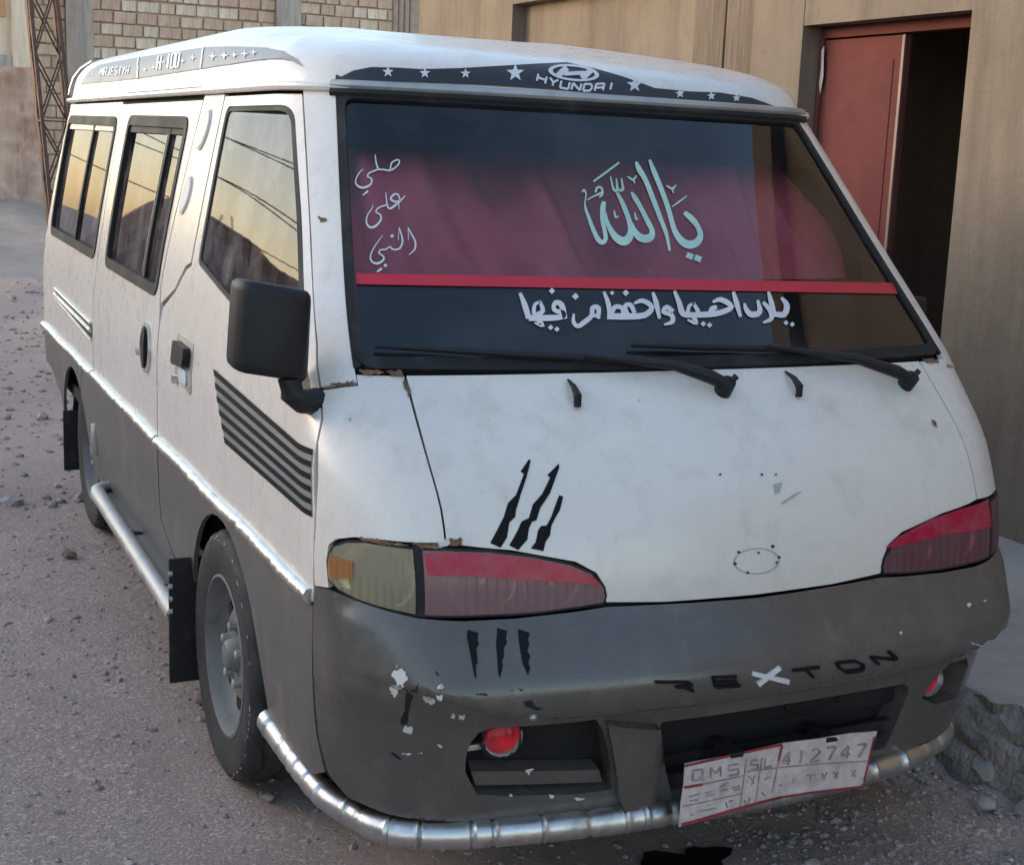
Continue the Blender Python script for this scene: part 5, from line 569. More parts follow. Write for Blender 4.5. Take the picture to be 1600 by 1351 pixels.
for c_ in range(24):
    z = .11+c_*.2185
    for (x0, x1) in ((.0, 2.085), (2.575, 5.955), (6.445, 8.325)):
        x = x0-(.19 if c_ % 2 else 0)-random.uniform(0, .08)
        while x < x1:
            w = random.choice([.36, .36, .34, .40, .26]); a, b2 = max(x, x0), min(x+w, x1); x += w+.022
            if b2-a < .07: continue
            yv = YB+random.uniform(-.012, .014)
            if 2.3 < z < 4.75 and a > .9:
                o = bpy.data.objects.new('brick', random.choice(bmesh_var)); COL.objects.link(o); o.location = ((a+b2)/2, yv+.04, z); o.scale = ((b2-a)/.36, 1, 1); o.parent = BW; o.matrix_parent_inverse = inv_bw
            else:
                b0 = len(lowV)
                for sx_ in (a, b2):
                    for sy_ in (yv-.02, yv+.1):
                        for sz_ in (z-.095, z+.095): lowV.append((sx_, sy_, sz_))
                lowF += [tuple(b0+i for i in q) for q in ((0, 1, 3, 2), (4, 6, 7, 5), (0, 4, 5, 1), (2, 3, 7, 6), (0, 2, 6, 4), (1, 5, 7, 3))]
o = place(obj('lower_blocks', mesh('lower_blocks', lowV, lowF, False), M['brick'][0]), BW); o['kind'] = 'stuff'

M['mud'] = plaster('eroded_mud', (.52, .32, .23), (.74, .51, .39), (.28, .17, .125), .9, .9)
def rough_slab(name, x0, x1, y0, th, h, amp, mat, seed, step=.09, topf=None):
    V, F = [], []; xs = np.arange(x0, x1+step/2, step); zs = np.linspace(-.3, h, max(6, int(h/step)))
    for x in xs:
        for z in zs:
            tt = 1 if topf is None else topf(x)
            zz = -.3+(z+.3)*tt
            d = amp*(rnd(x, zz, 1.2, seed)+.6*rnd(x*2.2, zz*.5, 2.1, seed+1)+.35*rnd(x, zz, 6, seed+2))
            V.append((x, y0+d-(.25*max(0, .5-zz))**1, zz+.06*rnd(x, z, 3, seed+4)*(z > h*.8)))
    m_ = len(zs); N_ = len(xs)
    F = [(i*m_+j, (i+1)*m_+j, (i+1)*m_+j+1, i*m_+j+1) for i in range(N_-1) for j in range(m_-1)]
    b0 = len(V)
    for i in range(N_): V.append((xs[i], y0+th, V[i*m_+m_-1][2])); V.append((xs[i], y0+th, -.3))
    for i in range(N_-1):
        F.append((i*m_+m_-1, (i+1)*m_+m_-1, b0+2*(i+1), b0+2*i)); F.append((b0+2*i, b0+2*(i+1), b0+2*(i+1)+1, b0+2*i+1))
    for i in (0, N_-1): F.append(tuple(i*m_+j for j in range(m_))+(b0+2*i, b0+2*i+1))
    return obj(name, mesh(name, V, F, ang=60), mat)
tag(rough_slab('mud_wall', -1.3, 1.46, 24, .9, 2.55, .26, M['mud'], 21, .06), 'eroded reddish mud wall at the far left of the street', 'wall')
M['cream'] = plaster('cream_plaster', (.82, .63, .46), (.88, .72, .56), (.48, .36, .27), .8)
M['orange'] = mk('orange_paint', (.62, .33, .16), .8, var=.1)
fh = tag(empty('far_house', (-2, 27, 0)), 'warm cream plastered house at the far upper left', 'house')
place(box('wall', (-.05, 27.6, 2.6), (2.3, 5, 5.6), M['cream']), fh)
place(box('shutter', (.30, 25.09, 4.3), (1.35, .06, 1.8), M['orange'], bev=.01), fh)
place(box('corner_pier', (1.22, 25.05, 2.6), (.30, .28, 5.6), M['cream'], bev=.02), fh)
place(box('plinth', (0.0, 25.04, 1.32), (2.3, .16, 2.9), M['conc'], bev=.01), fh)
# unseen low house, added left of the frame to block the horizon glow
oh = tag(empty('glow_blocker_house', (-11, 5, 0)), 'unseen plain plastered house added across the street to block the horizon glow', 'house')
place(box('wall', (-10.3, 5.0, 1.4), (5.0, 17, 3.2), M['plaster']), oh)
place(box('parapet', (-10.3, 5.0, 3.1), (5.2, 17.2, .25), M['conc']), oh)
# lattice mast
M['rust'] = mk('rusty_steel', (.115, .065, .052), .75, metal=.2, var=.35, scale=12, bump=.4, bscale=60)
mast = tag(empty('lattice_mast', (.9, 17, 0)), 'rusty brown steel lattice mast standing behind the rear of the van', 'mast')
def mp(u, v, z): w = .36-.014*z; return Vector((.735+.018*z*0+(3.093*0)+(-.0765*z)+u*w, 17+v*w, z))
def bar(name, a, b_, w, mat, parent):
    d = b_-a; rot = d.to_track_quat('Z', 'Y').to_matrix(); bm = bmesh.new(); box_bm(bm, (a+b_)/2, (w, w*.5, d.length), rot.to_3x3()); return place(obj(name, from_bm(name, bm, False), mat), parent)
for (u, v) in ((0, 0), (1, 0), (0, 1), (1, 1)): bar('leg', mp(u, v, -.2), mp(u, v, 7), .085, M['rust'], mast)
H_ = .80
for k in range(9):
    z = .06+k*H_
    for (a, b2) in (((0, 0), (1, 0)), ((1, 0), (1, 1)), ((1, 1), (0, 1)), ((0, 1), (0, 0))):
        bar('brace', mp(*a, z), mp(*b2, z+H_), .038, M['rust'], mast); bar('brace', mp(*b2, z)+Vector((0, -.012, 0)), mp(*a, z+H_)+Vector((0, -.012, 0)), .038, M['rust'], mast)
        if k % 2 == 0: bar('crossbar', mp(*a, z), mp(*b2, z), .035, M['rust'], mast)
# what the side windows mirror: an earth bank with an unfinished wall on the other side of the street
def topf(x): return .30+.62*sstep(-x, 3.4, 4.8)+.10*rnd(x, 0, .5, 33)+.06*rnd(x, 0, 1.7, 34)
ob = rough_slab('earth_bank', -11, -2.4, 19, 3, 2.3, .35, M['mud'], 31, .16, topf)
tag(ob, 'eroded earth bank across the street, mirrored in the side windows of the van', 'bank')
ow = tag(empty('unfinished_wall', (-5, 17.3, 0)), 'low unfinished wall with bare reinforcing rods, mirrored in the van windows', 'wall')
place(box('wall', (-5.0, 17.3, .9), (1.9, .25, 1.9), M['conc'], bev=.02), ow)
for k in range(9):
    x = -5.85+k*.22; place(tube('rod', [(x, 17.3, 1.7), (x+.02*math.sin(k), 17.3, 2.0), (x+.06*math.sin(k*2.1), 17.3, 2.15+.18*math.sin(k*1.3))], .012, M['rust'], n=6), ow)
for k, wd in enumerate(('lowest', 'second lowest', 'middle', 'second highest', 'highest')):
    tag(tube('overhead_cable', [(-8.55+8.7*t, 13.45+12.4*t, 2.9+.32*k+.9*t*(k % 2)-.9*math.sin(math.pi*t)) for t in np.linspace(0, 1, 24)], .010, M['black'], n=5), wd+' of the thin cables strung from the added house to the block wall', 'cable', 'overhead cables')

# ================================================================ the van
van = tag(empty('van', (0, 0, 0)), 'worn white and grey passenger van with a red curtain behind its windscreen', 'van')
WY, RY = 1.16, 3.67                                    # wheel positions
SD = (1, -1)
def lab(o, t): o['label'] = t; return o
# ---- wheels
def wheel(x, y, flip):
    t = empty('wheel', (x, y, .318)); t.parent = van
    tp = [(-.085, .20), (-.092, .225), (-.097, .26), (-.095, .29), (-.086, .306), (-.078, .313), (-.060, .3165), (-.055, .3085), (-.049, .3085), (-.044, .318), (-.006, .319), (-.003, .3105), (.003, .3105), (.006, .319), (.044, .318), (.049, .3085), (.055, .3085), (.060, .3165), (.078, .313), (.086, .306), (.095, .29), (.097, .26), (.092, .225), (.085, .20)]
    vs_, fs = [], []; n = 96; m_ = len(tp)
    for k in range(n):
        a = 2*math.pi*k/n
        for i, (h, r) in enumerate(tp):
            if 4 <= i <= 6 or 17 <= i <= 19: r -= .007*(1 if (k // 2) % 3 == 0 else 0)
            if 9 <= i <= 10 or 13 <= i <= 14: r -= .006*(1 if ((k+i) // 2) % 4 == 0 else 0)
            h2 = h+(.005*math.sin(k*math.pi/4) if 6 <= i <= 17 else 0)
            vs_.append((flip*h2, r*math.cos(a), r*math.sin(a)))
    for k in range(n):
        j = (k+1) % n
        for i in range(m_-1):
            f = (k*m_+i, k*m_+i+1, j*m_+i+1, j*m_+i); fs.append(f if flip > 0 else f[::-1])
    obj('tyre', mesh('tyre', vs_, fs, ang=32), M['tyre'], t)
    rim = lathe('rim', [(-.080, .203), (-.088, .205), (-.090, .198), (-.080, .192), (-.060, .186), (-.040, .178), (-.028, .160), (-.038, .135), (-.054, .105), (-.056, .080), (-.056, .045), (-.056, .0)], M['rim'], t, 40, flip=-flip*-1)
    lathe('hub_cap', [(-.054, .045), (-.080, .038), (-.086, .026), (-.087, .0)], M['rim'], t, 20, flip=flip)
    for k in range(5):
        a = k*2*math.pi/5+.3
        lathe('nut', [(-.054, .012), (-.074, .012), (-.077, .006), (-.077, 0)], M['steel'], t, 6, loc=(0, .074*math.cos(a), .074*math.sin(a)), flip=flip)
    for k in range(8):
        a = k*2*math.pi/8; c_, s_ = math.cos(a), math.sin(a)
        lathe('vent_hole', [(-.036, .020), (-.0500, .020), (-.0500, 0)], M['void'], t, 12, loc=(0, .128*c_, .128*s_), flip=flip)
    # chalky white marks round the outer shoulder
    random.seed(11); vs_, fs = [], []
    for k in range(90):
        if random.random() < .55: continue
        a = 2*math.pi*k/90; da = random.uniform(.01, .06); r0 = .300+random.uniform(-.008, .006); b0 = len(vs_)
        for aa in (a, a+da):
            for (h, r) in ((-.0925, r0-.004), (-.0915, r0-.001)): vs_.append((flip*(h-.0025), r*math.cos(aa), r*math.sin(aa)))
        fs.append((b0, b0+1, b0+3, b0+2))
    tag(obj('white_marks', mesh('white_marks', vs_, fs), M['line_grey'], t), kind='stuff')
    return t
for sd in SD:
    wheel(-.745*sd, WY, sd); wheel(-.70*sd, RY, sd)
    for yc in (WY, RY):                                # wheel wells
        n = 20; vs_, fs = [], []
        for k in range(n+1):
            a = -.25+k*(math.pi+.5)/n
            for x in (.80, .50): vs_.append((-sd*x, yc+.41*math.cos(a), .30+.385*math.sin(a)))
        fs = [(2*k, 2*k+1, 2*k+3, 2*k+2) for k in range(n)]; b0 = len(vs_)
        vs_.append((-sd*.50, yc, .15)); fs += [(b0, 2*k+1, 2*k+3) for k in range(n)]
        obj('wheel_well', mesh('wheel_well', vs_, fs), M['void'], van)
    tube('axle', [(-sd*.1, WY, .318), (-sd*.70, WY, .318)], .035, M['rubber'], van); tube('axle', [(-sd*.0, RY, .318), (-sd*.70, RY, .318)], .04, M['rubber'], van)
box('chassis', (0, 2.35, .32), (1.0, 4.2, .14), M['void'], van, .02)
box('floor', (0, 2.45, .52), (1.62, 4.2, .05), M['void'], van)
# ---- flank outlines in (y,z)
fd_front = [yz(1.030, .706), yz(1.027, .726), yz(.997, .884), yz(.930, 1.016), yz(.892, 1.057), yz(.866, 1.12), yz(.853, 1.19), yz(.857, 1.38), yz(.868, 1.55), yz(.881, 1.693)]
FD = fd_front+[(1.605, 1.693), (1.61, 1.25), (1.66, 1.235), (1.755, 1.165), (1.895, 1.105), (1.912, 1.05), (1.914, .706)]
FW = rounded([yz(.905, 1.075), yz(.880, 1.25), yz(.886, 1.45), yz(.912, 1.668), (1.570, 1.668), (1.547, 1.262), (1.07, 1.192)], [.02, .01, .01, .05, .04, .03, .05])
SLD = [(1.865, 1.686), (3.160, 1.684), (3.105, 1.30), (3.105, 1.10), (3.128, .90), (3.128, .706), (1.928, .706), (1.928, 1.06), (1.940, 1.10), (1.968, 1.155), (1.942, 1.32)]
W1 = rounded([(1.985, 1.641), (2.975, 1.646), (2.935, 1.128), (1.995, 1.122)], .06)
W2 = rounded([(3.200, 1.641), (4.47, 1.647), (4.43, 1.134), (3.170, 1.128)], .07)
BP = [(1.618, 1.70), (1.852, 1.70), (1.930, 1.32), (1.956, 1.16), (1.930, 1.112), (1.772, 1.172), (1.680, 1.243), (1.625, 1.258)]
def arc(yc, zc, r, a0, a1, n=18): return [(yc+r*math.cos(R(a0+(a1-a0)*k/n)), zc+r*math.sin(R(a0+(a1-a0)*k/n))) for k in range(n+1)]
FDL = [yz(1.030, .700), yz(1.032, .509), yz(1.013, .42), yz(.985, .345), (.42, .315), (.74, .290)]+arc(1.135, .305, .375, 178, 12)+[(1.56, .395), (1.752, .416), (1.905, .48), (1.914, .55), (1.914, .700)]
SLL = [(1.928, .700), (1.928, .55), (1.918, .48), (1.765, .405), (1.66, .385), (1.66, .30), (3.30, .30)]+arc(3.70, .27, .385, 168, 125, 6)+[(3.43, .700)]
RQL = [(3.441, .700)]+arc(3.70, .27, .385, 123, 15, 14)+[(4.10, .47), (4.42, .55)]
T_gf = pchip([1.05, 1.25, 1.45, 1.70], [.905, .880, .886, .915])
def door_glass(s, z):                       # the drop glass is nearly flat, it does not follow the corner
    s = np.asarray(s, float); z = np.asarray(z, float)+0*s; sg = np.where(s < 0, -1., 1.); a = np.abs(s)
    P = S(a, z); Pf = S(T_gf(z), z); xr = -T_w(z); t = (P[..., 1]-Pf[..., 1])/(1.56-Pf[..., 1]); x = Pf[..., 0]+(xr-Pf[..., 0])*t
    return np.stack([sg*x, P[..., 1], z], -1)
for sd in SD:
    side = 'kerb' if sd < 0 else 'street'
    fd = panel('front_door', Y(FD, .03, sd), M['white'], van, [Y(FW, .03, sd)])
    o = panel('lower_panel', Y(FDL, .03, sd), M['grey'], fd); lab(o, 'grey painted lower panel of the door')
    panel('window_seal', Y(FW, .03, sd), M['rubber'], fd, [Y(inset(FW, .012), .03, sd)], off=-.003, thick=.014)
    panel('window_pane', Y(inset(FW, .008), .03, sd), M['sideglass'], fd, fn=door_glass, off=-.006, thick=0)
    panel('corner_sail', Y([yz(.903, 1.078), yz(.880, 1.25), yz(.892, 1.26), yz(.955, 1.105)], .03, sd), M['black'], fd, off=-.001, thick=.006)
    sl = panel('sliding_door' if sd > 0 else 'side_panel', Y(SLD, .03, sd), M['white'], van, [Y(W1, .03, sd)])
    o = panel('lower_panel', Y(SLL, .03, sd), M['grey'], sl); lab(o, 'grey painted lower panel of the side')
    bp = panel('door_pillar', Y(BP, .03, sd), M['white'], van)
    for (yc, zc, rz) in ((1.768, 1.605, .056), (1.832, 1.425, .054)):
        E_ = [(yc+.052*math.cos(t)-.018*math.sin(t), zc+rz*math.sin(t)) for t in np.linspace(0, 2*math.pi, 28)[:-1]]
        o = panel('vent_disc', Y(E_, .03, sd), M['letter_white'], bp, off=.0045, thick=.006, g=.02)
        decal('vent_ring', [Y(inset(E_, .004), .03, sd)], M['line_grey'], o, off=.0052); decal('vent_cap', [Y(inset(E_, .0065), .03, sd)], M['letter_white'], o, off=.0060)
    # rear quarter wraps round the corner
    zz = np.linspace(1.693, .706, 14); re = [(float(sd*(s_of(T_r(z)-RR-.002, z)[0]+.17)), float(z)) for z in zz]
    q0 = [(3.140, .706), (3.140, .90), (3.117, 1.10), (3.117, 1.30), (3.172, 1.693)]
    a_ = dens(q0, .03, False); a_ = list(zip(sd*s_of([p[0] for p in a_], [p[1] for p in a_]), [p[1] for p in a_]))
    top = [(float(v), 1.693) for v in np.linspace(a_[-1][0], re[0][0], 30)[1:-1]]; bot = [(float(v), .706) for v in np.linspace(re[-1][0], a_[0][0], 30)[1:-1]]
    rq = panel('rear_quarter', a_+top+re+bot, M['white'], van, [Y(W2, .03, sd)])
    zz = np.linspace(.70, .55, 5); re2 = [(float(sd*(s_of(T_r(z)-RR-.002, z)[0]+.17)), float(z)) for z in zz]
    a_ = Y(RQL, .03, sd); k_ = [i for i, p in enumerate(a_) if abs(p[1]-.55) < 1e-6 and abs(abs(p[0])-s_of(4.42, .55)[0]) < 1e-3]
    a_ = dens(RQL, .03, False); a_ = list(zip(sd*s_of([p[0] for p in a_], [p[1] for p in a_]), [p[1] for p in a_]))
    o = panel('lower_panel', a_+re2[::-1], M['grey'], rq); lab(o, 'grey painted lower rear corner')
    zz = np.linspace(1.693, .5, 16); re3 = [(float(sd*(s_of(T_r(z)-RR-.002, z)[0]+.176)), float(z)) for z in zz]
    cen = [(float(sd*(s_of(T_r(z)-RR-.002, z)[0]+RR*math.pi/2+W-RR-.003)), float(z)) for z in zz[::-1]]
    panel('rear_door', re3+cen, M['white'], van, g=.06)
    # windows of the side
    for (wn_, par, div) in ((W1, sl, 2.235), (W2, rq, 3.72)):
        panel('window_seal', Y(wn_, .03, sd), M['rubber'], par, [Y(inset(wn_, .034), .03, sd)], off=.004, thick=.02)
        panel('window_pane', Y([p for p in inset(wn_, .02)], .03, sd), M['sideglass'], par, off=-.012, thick=0)
        y0, y1 = min(p[0] for p in wn_), max(p[0] for p in wn_)
        panel('sliding_frame', Y([(div, 1.615), (div+.035, 1.615), (div+.035, 1.16), (div, 1.16)], .03, sd), M['rubber'], par, off=-.002, thick=.012)
        panel('sliding_edge', Y([(div+.036, 1.61), (div+.058, 1.61), (div+.058, 1.165), (div+.036, 1.165)], .03, sd), M['chrome'], par, off=-.006, thick=.006)
        panel('top_valance', Y([(y0+.03, 1.618), (y1-.03, 1.618), (y1-.03, 1.590), (y0+.03, 1.590)], .03, sd), M['steel'] if wn_ is W2 else M['rubber'], par, off=-.004, thick=.006)
    # trim strips, one on each panel
    for par, ya, yb in ((fd, .368, 1.908), (sl, 1.932, 3.122), (rq, 3.146, 4.60)):
        n = int((yb-ya)/.012); vs_, fs = [], []; rr_ = random.Random(int(ya*100))
        pr_ = [(-.002, -.017), (.010, -.015), (.017, -.006), (.018, .003), (.012, .013), (-.002, .016)]; amp = [rr_.uniform(.75, 1.2) for _ in range(n+8)]
        yy = ya+(yb-ya)*np.arange(n+1)/n; Z_ = .7165+.0025*np.sin(yy*9)
        PP = [S(s_of(yy, Z_+dz), Z_+dz) for (d, dz) in pr_]
        for i in range(n+1):
            k = .92+.30*noise.noise(Vector((yy[i]*23, sd, 2)))+.22*noise.noise(Vector((yy[i]*70, sd, 5)))
            for j, (d, dz) in enumerate(pr_): vs_.append((sd*(PP[j][i][0]-d*k), PP[j][i][1], Z_[i]+dz*(.9+.1*k)))
        m_ = len(pr_); fs = [(i*m_+j, (i+1)*m_+j, (i+1)*m_+j+1, i*m_+j+1) for i in range(n) for j in range(m_-1)]
        if sd < 0: fs = [f[::-1] for f in fs]
        fs += [tuple(range(m_)), tuple(n*m_+j for j in range(m_))]
        obj('trim_strip', mesh('trim_strip', vs_, fs, ang=50), M['chrome'], par)
    # handles
    panel('handle_plate', Y(rounded([(1.455, .925), (1.455, 1.062), (1.665, 1.066), (1.655, .945)], .02), .03, sd), M['line_grey'] if False else M['steel'], fd, off=.002, thick=.003)
    o = panel('door_handle', Y(rounded([(1.485, .995), (1.480, 1.045), (1.625, 1.050), (1.628, .985)], .018), .03, sd), M['black'], fd, off=.022, thick=.022, g=.02)
    panel('handle_lip', Y(rounded([(1.50, .945), (1.50, .985), (1.60, .985), (1.59, .945)], .012), .03, sd), M['letter_soft'], fd, off=.007, thick=.006, g=.02)
    panel('lock', Y(rounded([(1.625, .93), (1.625, .952), (1.655, .952), (1.655, .93)], .008), .03, sd), M['chrome'], fd, off=.012, thick=.012)
    E_ = [(2.085+.075*math.cos(t)*(1), .965+.075*math.sin(t)) for t in np.linspace(0, 2*math.pi, 28)[:-1]]
    o = panel('handle_bowl', Y(E_, .03, sd), M['chrome'], sl, [Y(inset(E_, .012), .03, sd)], off=.008, thick=.010, g=.02)
    decal('handle_well', [Y(inset(E_, .011), .03, sd)], M['void'], sl, off=.0015); panel('door_handle', Y(rounded([(2.06, .905), (2.06, 1.025), (2.095, 1.025), (2.095, .905)], .014), .03, sd), M['black'], sl, off=.014, thick=.012, g=.02)
    panel('lock', Y(rounded([(2.19, .925), (2.19, .947), (2.215, .947), (2.215, .925)], .008), .03, sd), M['chrome'], sl, off=.011, thick=.011)
    # rail of the sliding door
    if sd > 0:
        decal('rail_slot', [Y(rounded([(3.150, .845), (3.150, .895), (4.16, .918), (4.16, .893)], .01), .05, sd)], M['void'], rq, off=.0015)
        for z0, z1, r_ in ((.902, .924, .006), (.876, .900, .009), (.840, .886, .004)):
            tube('rail_bar', [(-float(T_w(z0+(z1-z0)*t))-.004, 3.155+t*1.0, z0+(z1-z0)*t) for t in np.linspace(0, 1, 8)], r_, M['chrome'], rq, 8)
    # stripes on the front door
    c0, c1, c2, c3 = (1.216, 1.034), yz(.950, 1.000), yz(1.012, .874), (1.073, .880)
    def bl(u, v): return tuple((1-v)*((1-u)*np.array(c0)+u*np.array(c1))+v*((1-u)*np.array(c3)+u*np.array(c2)))
    panel('stripe_ground', Y([bl(0, 0), bl(1, 0), bl(1, 1), bl(0, 1)], .02, sd), M['sticker_mid'], fd, off=.0016, thick=.0008, g=.02)
    for k in range(6):
        v0 = k*.183; decal('stripe', [Y([bl(0, v0), bl(1, v0), bl(1, v0+.088), bl(0, v0+.088)], .012, sd)], M['sticker_black'], fd, off=.0032)
    # sill, mud flaps, running board
    panel('sill', Y([(1.45, .37), (1.66, .378), (3.28, .293), (3.28, .235), (1.45, .235)], .05, sd), M['grey'], van, off=-.008)
    bm = bmesh.new(); box_bm(bm, (-sd*.838, 1.50, .305), (.125, .012, .35), bev=.005); fl = obj('mud_flap', from_bm('mud_flap', bm), M['rubber'], van)
    tube('flap_ridge', [(-sd*.795, 1.49, .46), (-sd*.795, 1.488, .15)], .014, M['rubber'], fl, 8)
    for k in range(4): lathe('flap_bolt', [(0, .008), (-.010, .007), (-.011, 0)], M['steel'], fl, 8, loc=(-sd*.893, 1.492, .44-k*.035), flip=sd)
    bm = bmesh.new(); box_bm(bm, (-sd*.78, 4.03, .29), (.13, .012, .26), bev=.004); obj('mud_flap', from_bm('mud_flap', bm), M['rubber'], van)
    rb = box('running_board', (-sd*.835, 2.20, .325), (.08, 1.34, .02), M['grey'], van, .006); rb.rotation_euler = (0, 0, 0)
    tube('board_tube', [(-sd*.878, y, .318+.012*(y-1.5)) for y in np.linspace(1.512, 2.86, 12)]+[(-sd*.872, 2.90, .335), (-sd*.85, 2.93, .335), (-sd*.81, 2.94, .335)], .027, M['steel'], rb, 12)
    for y in (1.7, 2.3, 2.9): tube('bracket', [(-sd*.62, y, .30), (-sd*.88, y, .335)], .014, M['rubber'], rb, 6)
    ct = box('step_plate', (-sd*.842, 3.16, .47), (.03, .02, .12), M['chrome'], van, .005)
# ---- shell behind the panels so that the shut lines are dark
def strip_loft(name, fn, s0, s1, z0, z1, mat, off, holes=(), g=.06):
    return panel(name, [(s0, z0), (s1, z0), (s1, z1), (s0, z1)], mat, van, holes, fn, off, 0, g)
for sd in SD:
    e_ = 5.55
    sh = [(.70, .735), (.70, 1.135), (.752, 1.14), (.752, 1.705), (2.5, 1.712), (e_-.6, 1.712), (e_-.3, 1.2), (e_-.25, .74), (2, .74)]
    panel('inner_shell', mir(sh, sd), M['void'], van, [Y(inset(FW, .004), .03, sd), Y(inset(W1, .004), .03, sd), Y(inset(W2, .004), .03, sd)], off=-.016, thick=0, g=.06)
panel('inner_shell', [(.72, .72), (.72, 1.14), (-.72, 1.14), (-.72, .72)], M['void'], van, off=-.018, thick=0, g=.06)
# ---- front corners, bonnet, pillars
LO = DEC['lamp_outline'][0]
for sd in SD:
    fe = [(.660, 1.140), (.656, 1.04), (.653, .92), (.654, .862), (.72, .860), (.80, .860), (.87, .857), (.925, .846), (.952, .832), (.966, .80), (.964, .765), (.962, .748), (1.020, .742), (1.021, .80), (.990, .884), (.923, 1.016), (.885, 1.057), (.862, 1.108), (.80, 1.118), (.764, 1.122), (.760, 1.141)]
    panel('front_corner', mir(fe, sd), M['white'], van)
    gt = .762 if sd > 0 else .712
    pl_ = [(.764, 1.128), (.80, 1.124), (.860, 1.114), (.846, 1.19), (.850, 1.38), (.861, 1.55), (.874, 1.70), (gt, 1.706), ((gt+.762)/2, 1.45), (.762, 1.20)]
    panel('windscreen_pillar', mir(pl_, sd), M['white'], van, off=.002)
    ring_ = rounded([(.744, 1.155), (gt-.018, 1.70), (gt+.004, 1.704), (.764, 1.15)], .004); panel('pillar_seal', mir(ring_, sd), M['rubber'], van, off=.004, thick=.01)
half = [(.655, 1.141), (.651, 1.04), (.648, .92), (.649, .862), (.58, .852), (.519, .845), (.393, .818), (.352, .795), (.335, .768), (.331, .736), (.20, .727)]
bn = panel('bonnet', half+[(0, .724)]+[(-a, b_) for a, b_ in half[::-1]]+[(-.3, 1.146), (0, 1.148), (.3, 1.146)], M['white'], van)
decal('claw_sticker', DEC['claw_marks'], M['sticker_black'], bn, off=.0012)
decal('badge_outline', [DEC['badge_ring'][0]], M['line_grey'], bn, off=.0012); decal('badge_holes', DEC['badge_dots'], M['void'], bn, off=.0014); decal('scrape', DEC['dull_scrapes'], M['line_grey'], bn, off=.0012)
# ---- windscreen
WS = rounded([(.760, 1.150), (.761, 1.706), (-.711, 1.706), (-.760, 1.150)], .05)
sc_ = panel('windscreen', inset(WS, .008), M['windscreen'], van, off=-.002, thick=0, g=.05)
panel('seal', WS, M['rubber'], sc_, [inset(WS, .022)], off=.006, thick=.02)
panel('sun_film', rounded([(.740, 1.580), (.740, 1.690), (-.692, 1.690), (-.702, 1.580)], .01), M['film'], sc_, off=-.006, thick=0)
panel('lower_film', rounded([(.738, 1.165), (.735, 1.326), (-.725, 1.326), (-.738, 1.165)], .01), M['film'], sc_, off=-.006, thick=0)
decal('red_strip', DEC['red_strip'], M['red_strip'], sc_, off=.001); decal('large_script', DEC['calligraphy'], M['letter_mint'], sc_, off=.0012); decal('slim_script', DEC['script'], M['letter_soft'], sc_, off=.0012); decal('bold_script', DEC['bold_line'], M['letter_white'], sc_, off=.0012)
def fold(s, z): return .032*np.sin(s*17+z*6+1.8*np.sin(s*5))+.016*np.sin(s*39-z*11+2*np.sin(z*7))+.035*np.sin(s*4-z*9)
cu = panel('curtain', [(.80, 1.20), (.79, 1.69), (-.79, 1.69), (-.80, 1.20)], M['curtain'], van, off=-.125, thick=0, g=.018, ripple=fold)
# ---- wipers and washer jets
def onS(s, z, d): s = np.array([s]); z = np.array([z]); return (S(s, z)+Nrm(S, s, z)*d)[0]
for (b_, k_, m1, tip) in (((-.028, 1.108), (.09, 1.140), (.28, 1.166), (.71, 1.186)), ((-.557, 1.098), (-.40, 1.140), (-.18, 1.176), (.16, 1.190))):
    w_ = tube('wiper', [onS(*b_, .022), onS(b_[0]+.04, b_[1]+.012, .030), onS(*k_, .034), onS(*m1, .024)], [.013, .015, .011, .005], M['black'], van, 8)
    tube('blade', [onS(m1[0]-.20, m1[1]-.012, .014), onS(*m1, .015), onS((m1[0]+tip[0])/2, (m1[1]+tip[1])/2, .014), onS(*tip, .012)], [.004, .008, .008, .004], M['black'], w_, 6)
    tube('pivot', [onS(*b_, -.002), onS(*b_, .034)], [.020, .016], M['black'], w_, 12)
    tube('pivot_bolt', [onS(b_[0]-.012, b_[1]+.004, .030), onS(b_[0]-.020, b_[1]+.006, .040)], .007, M['rubber'], w_, 8)
for (s_, z_) in ((.323, 1.108), (-.216, 1.112)):
    tube('washer_jet', [onS(s_, z_-.022, .004), onS(s_, z_-.012, .020), onS(s_, z_+.006, .016), onS(s_, z_+.026, .002)], [.008, .009, .006, .002], M['black'], van, 8)
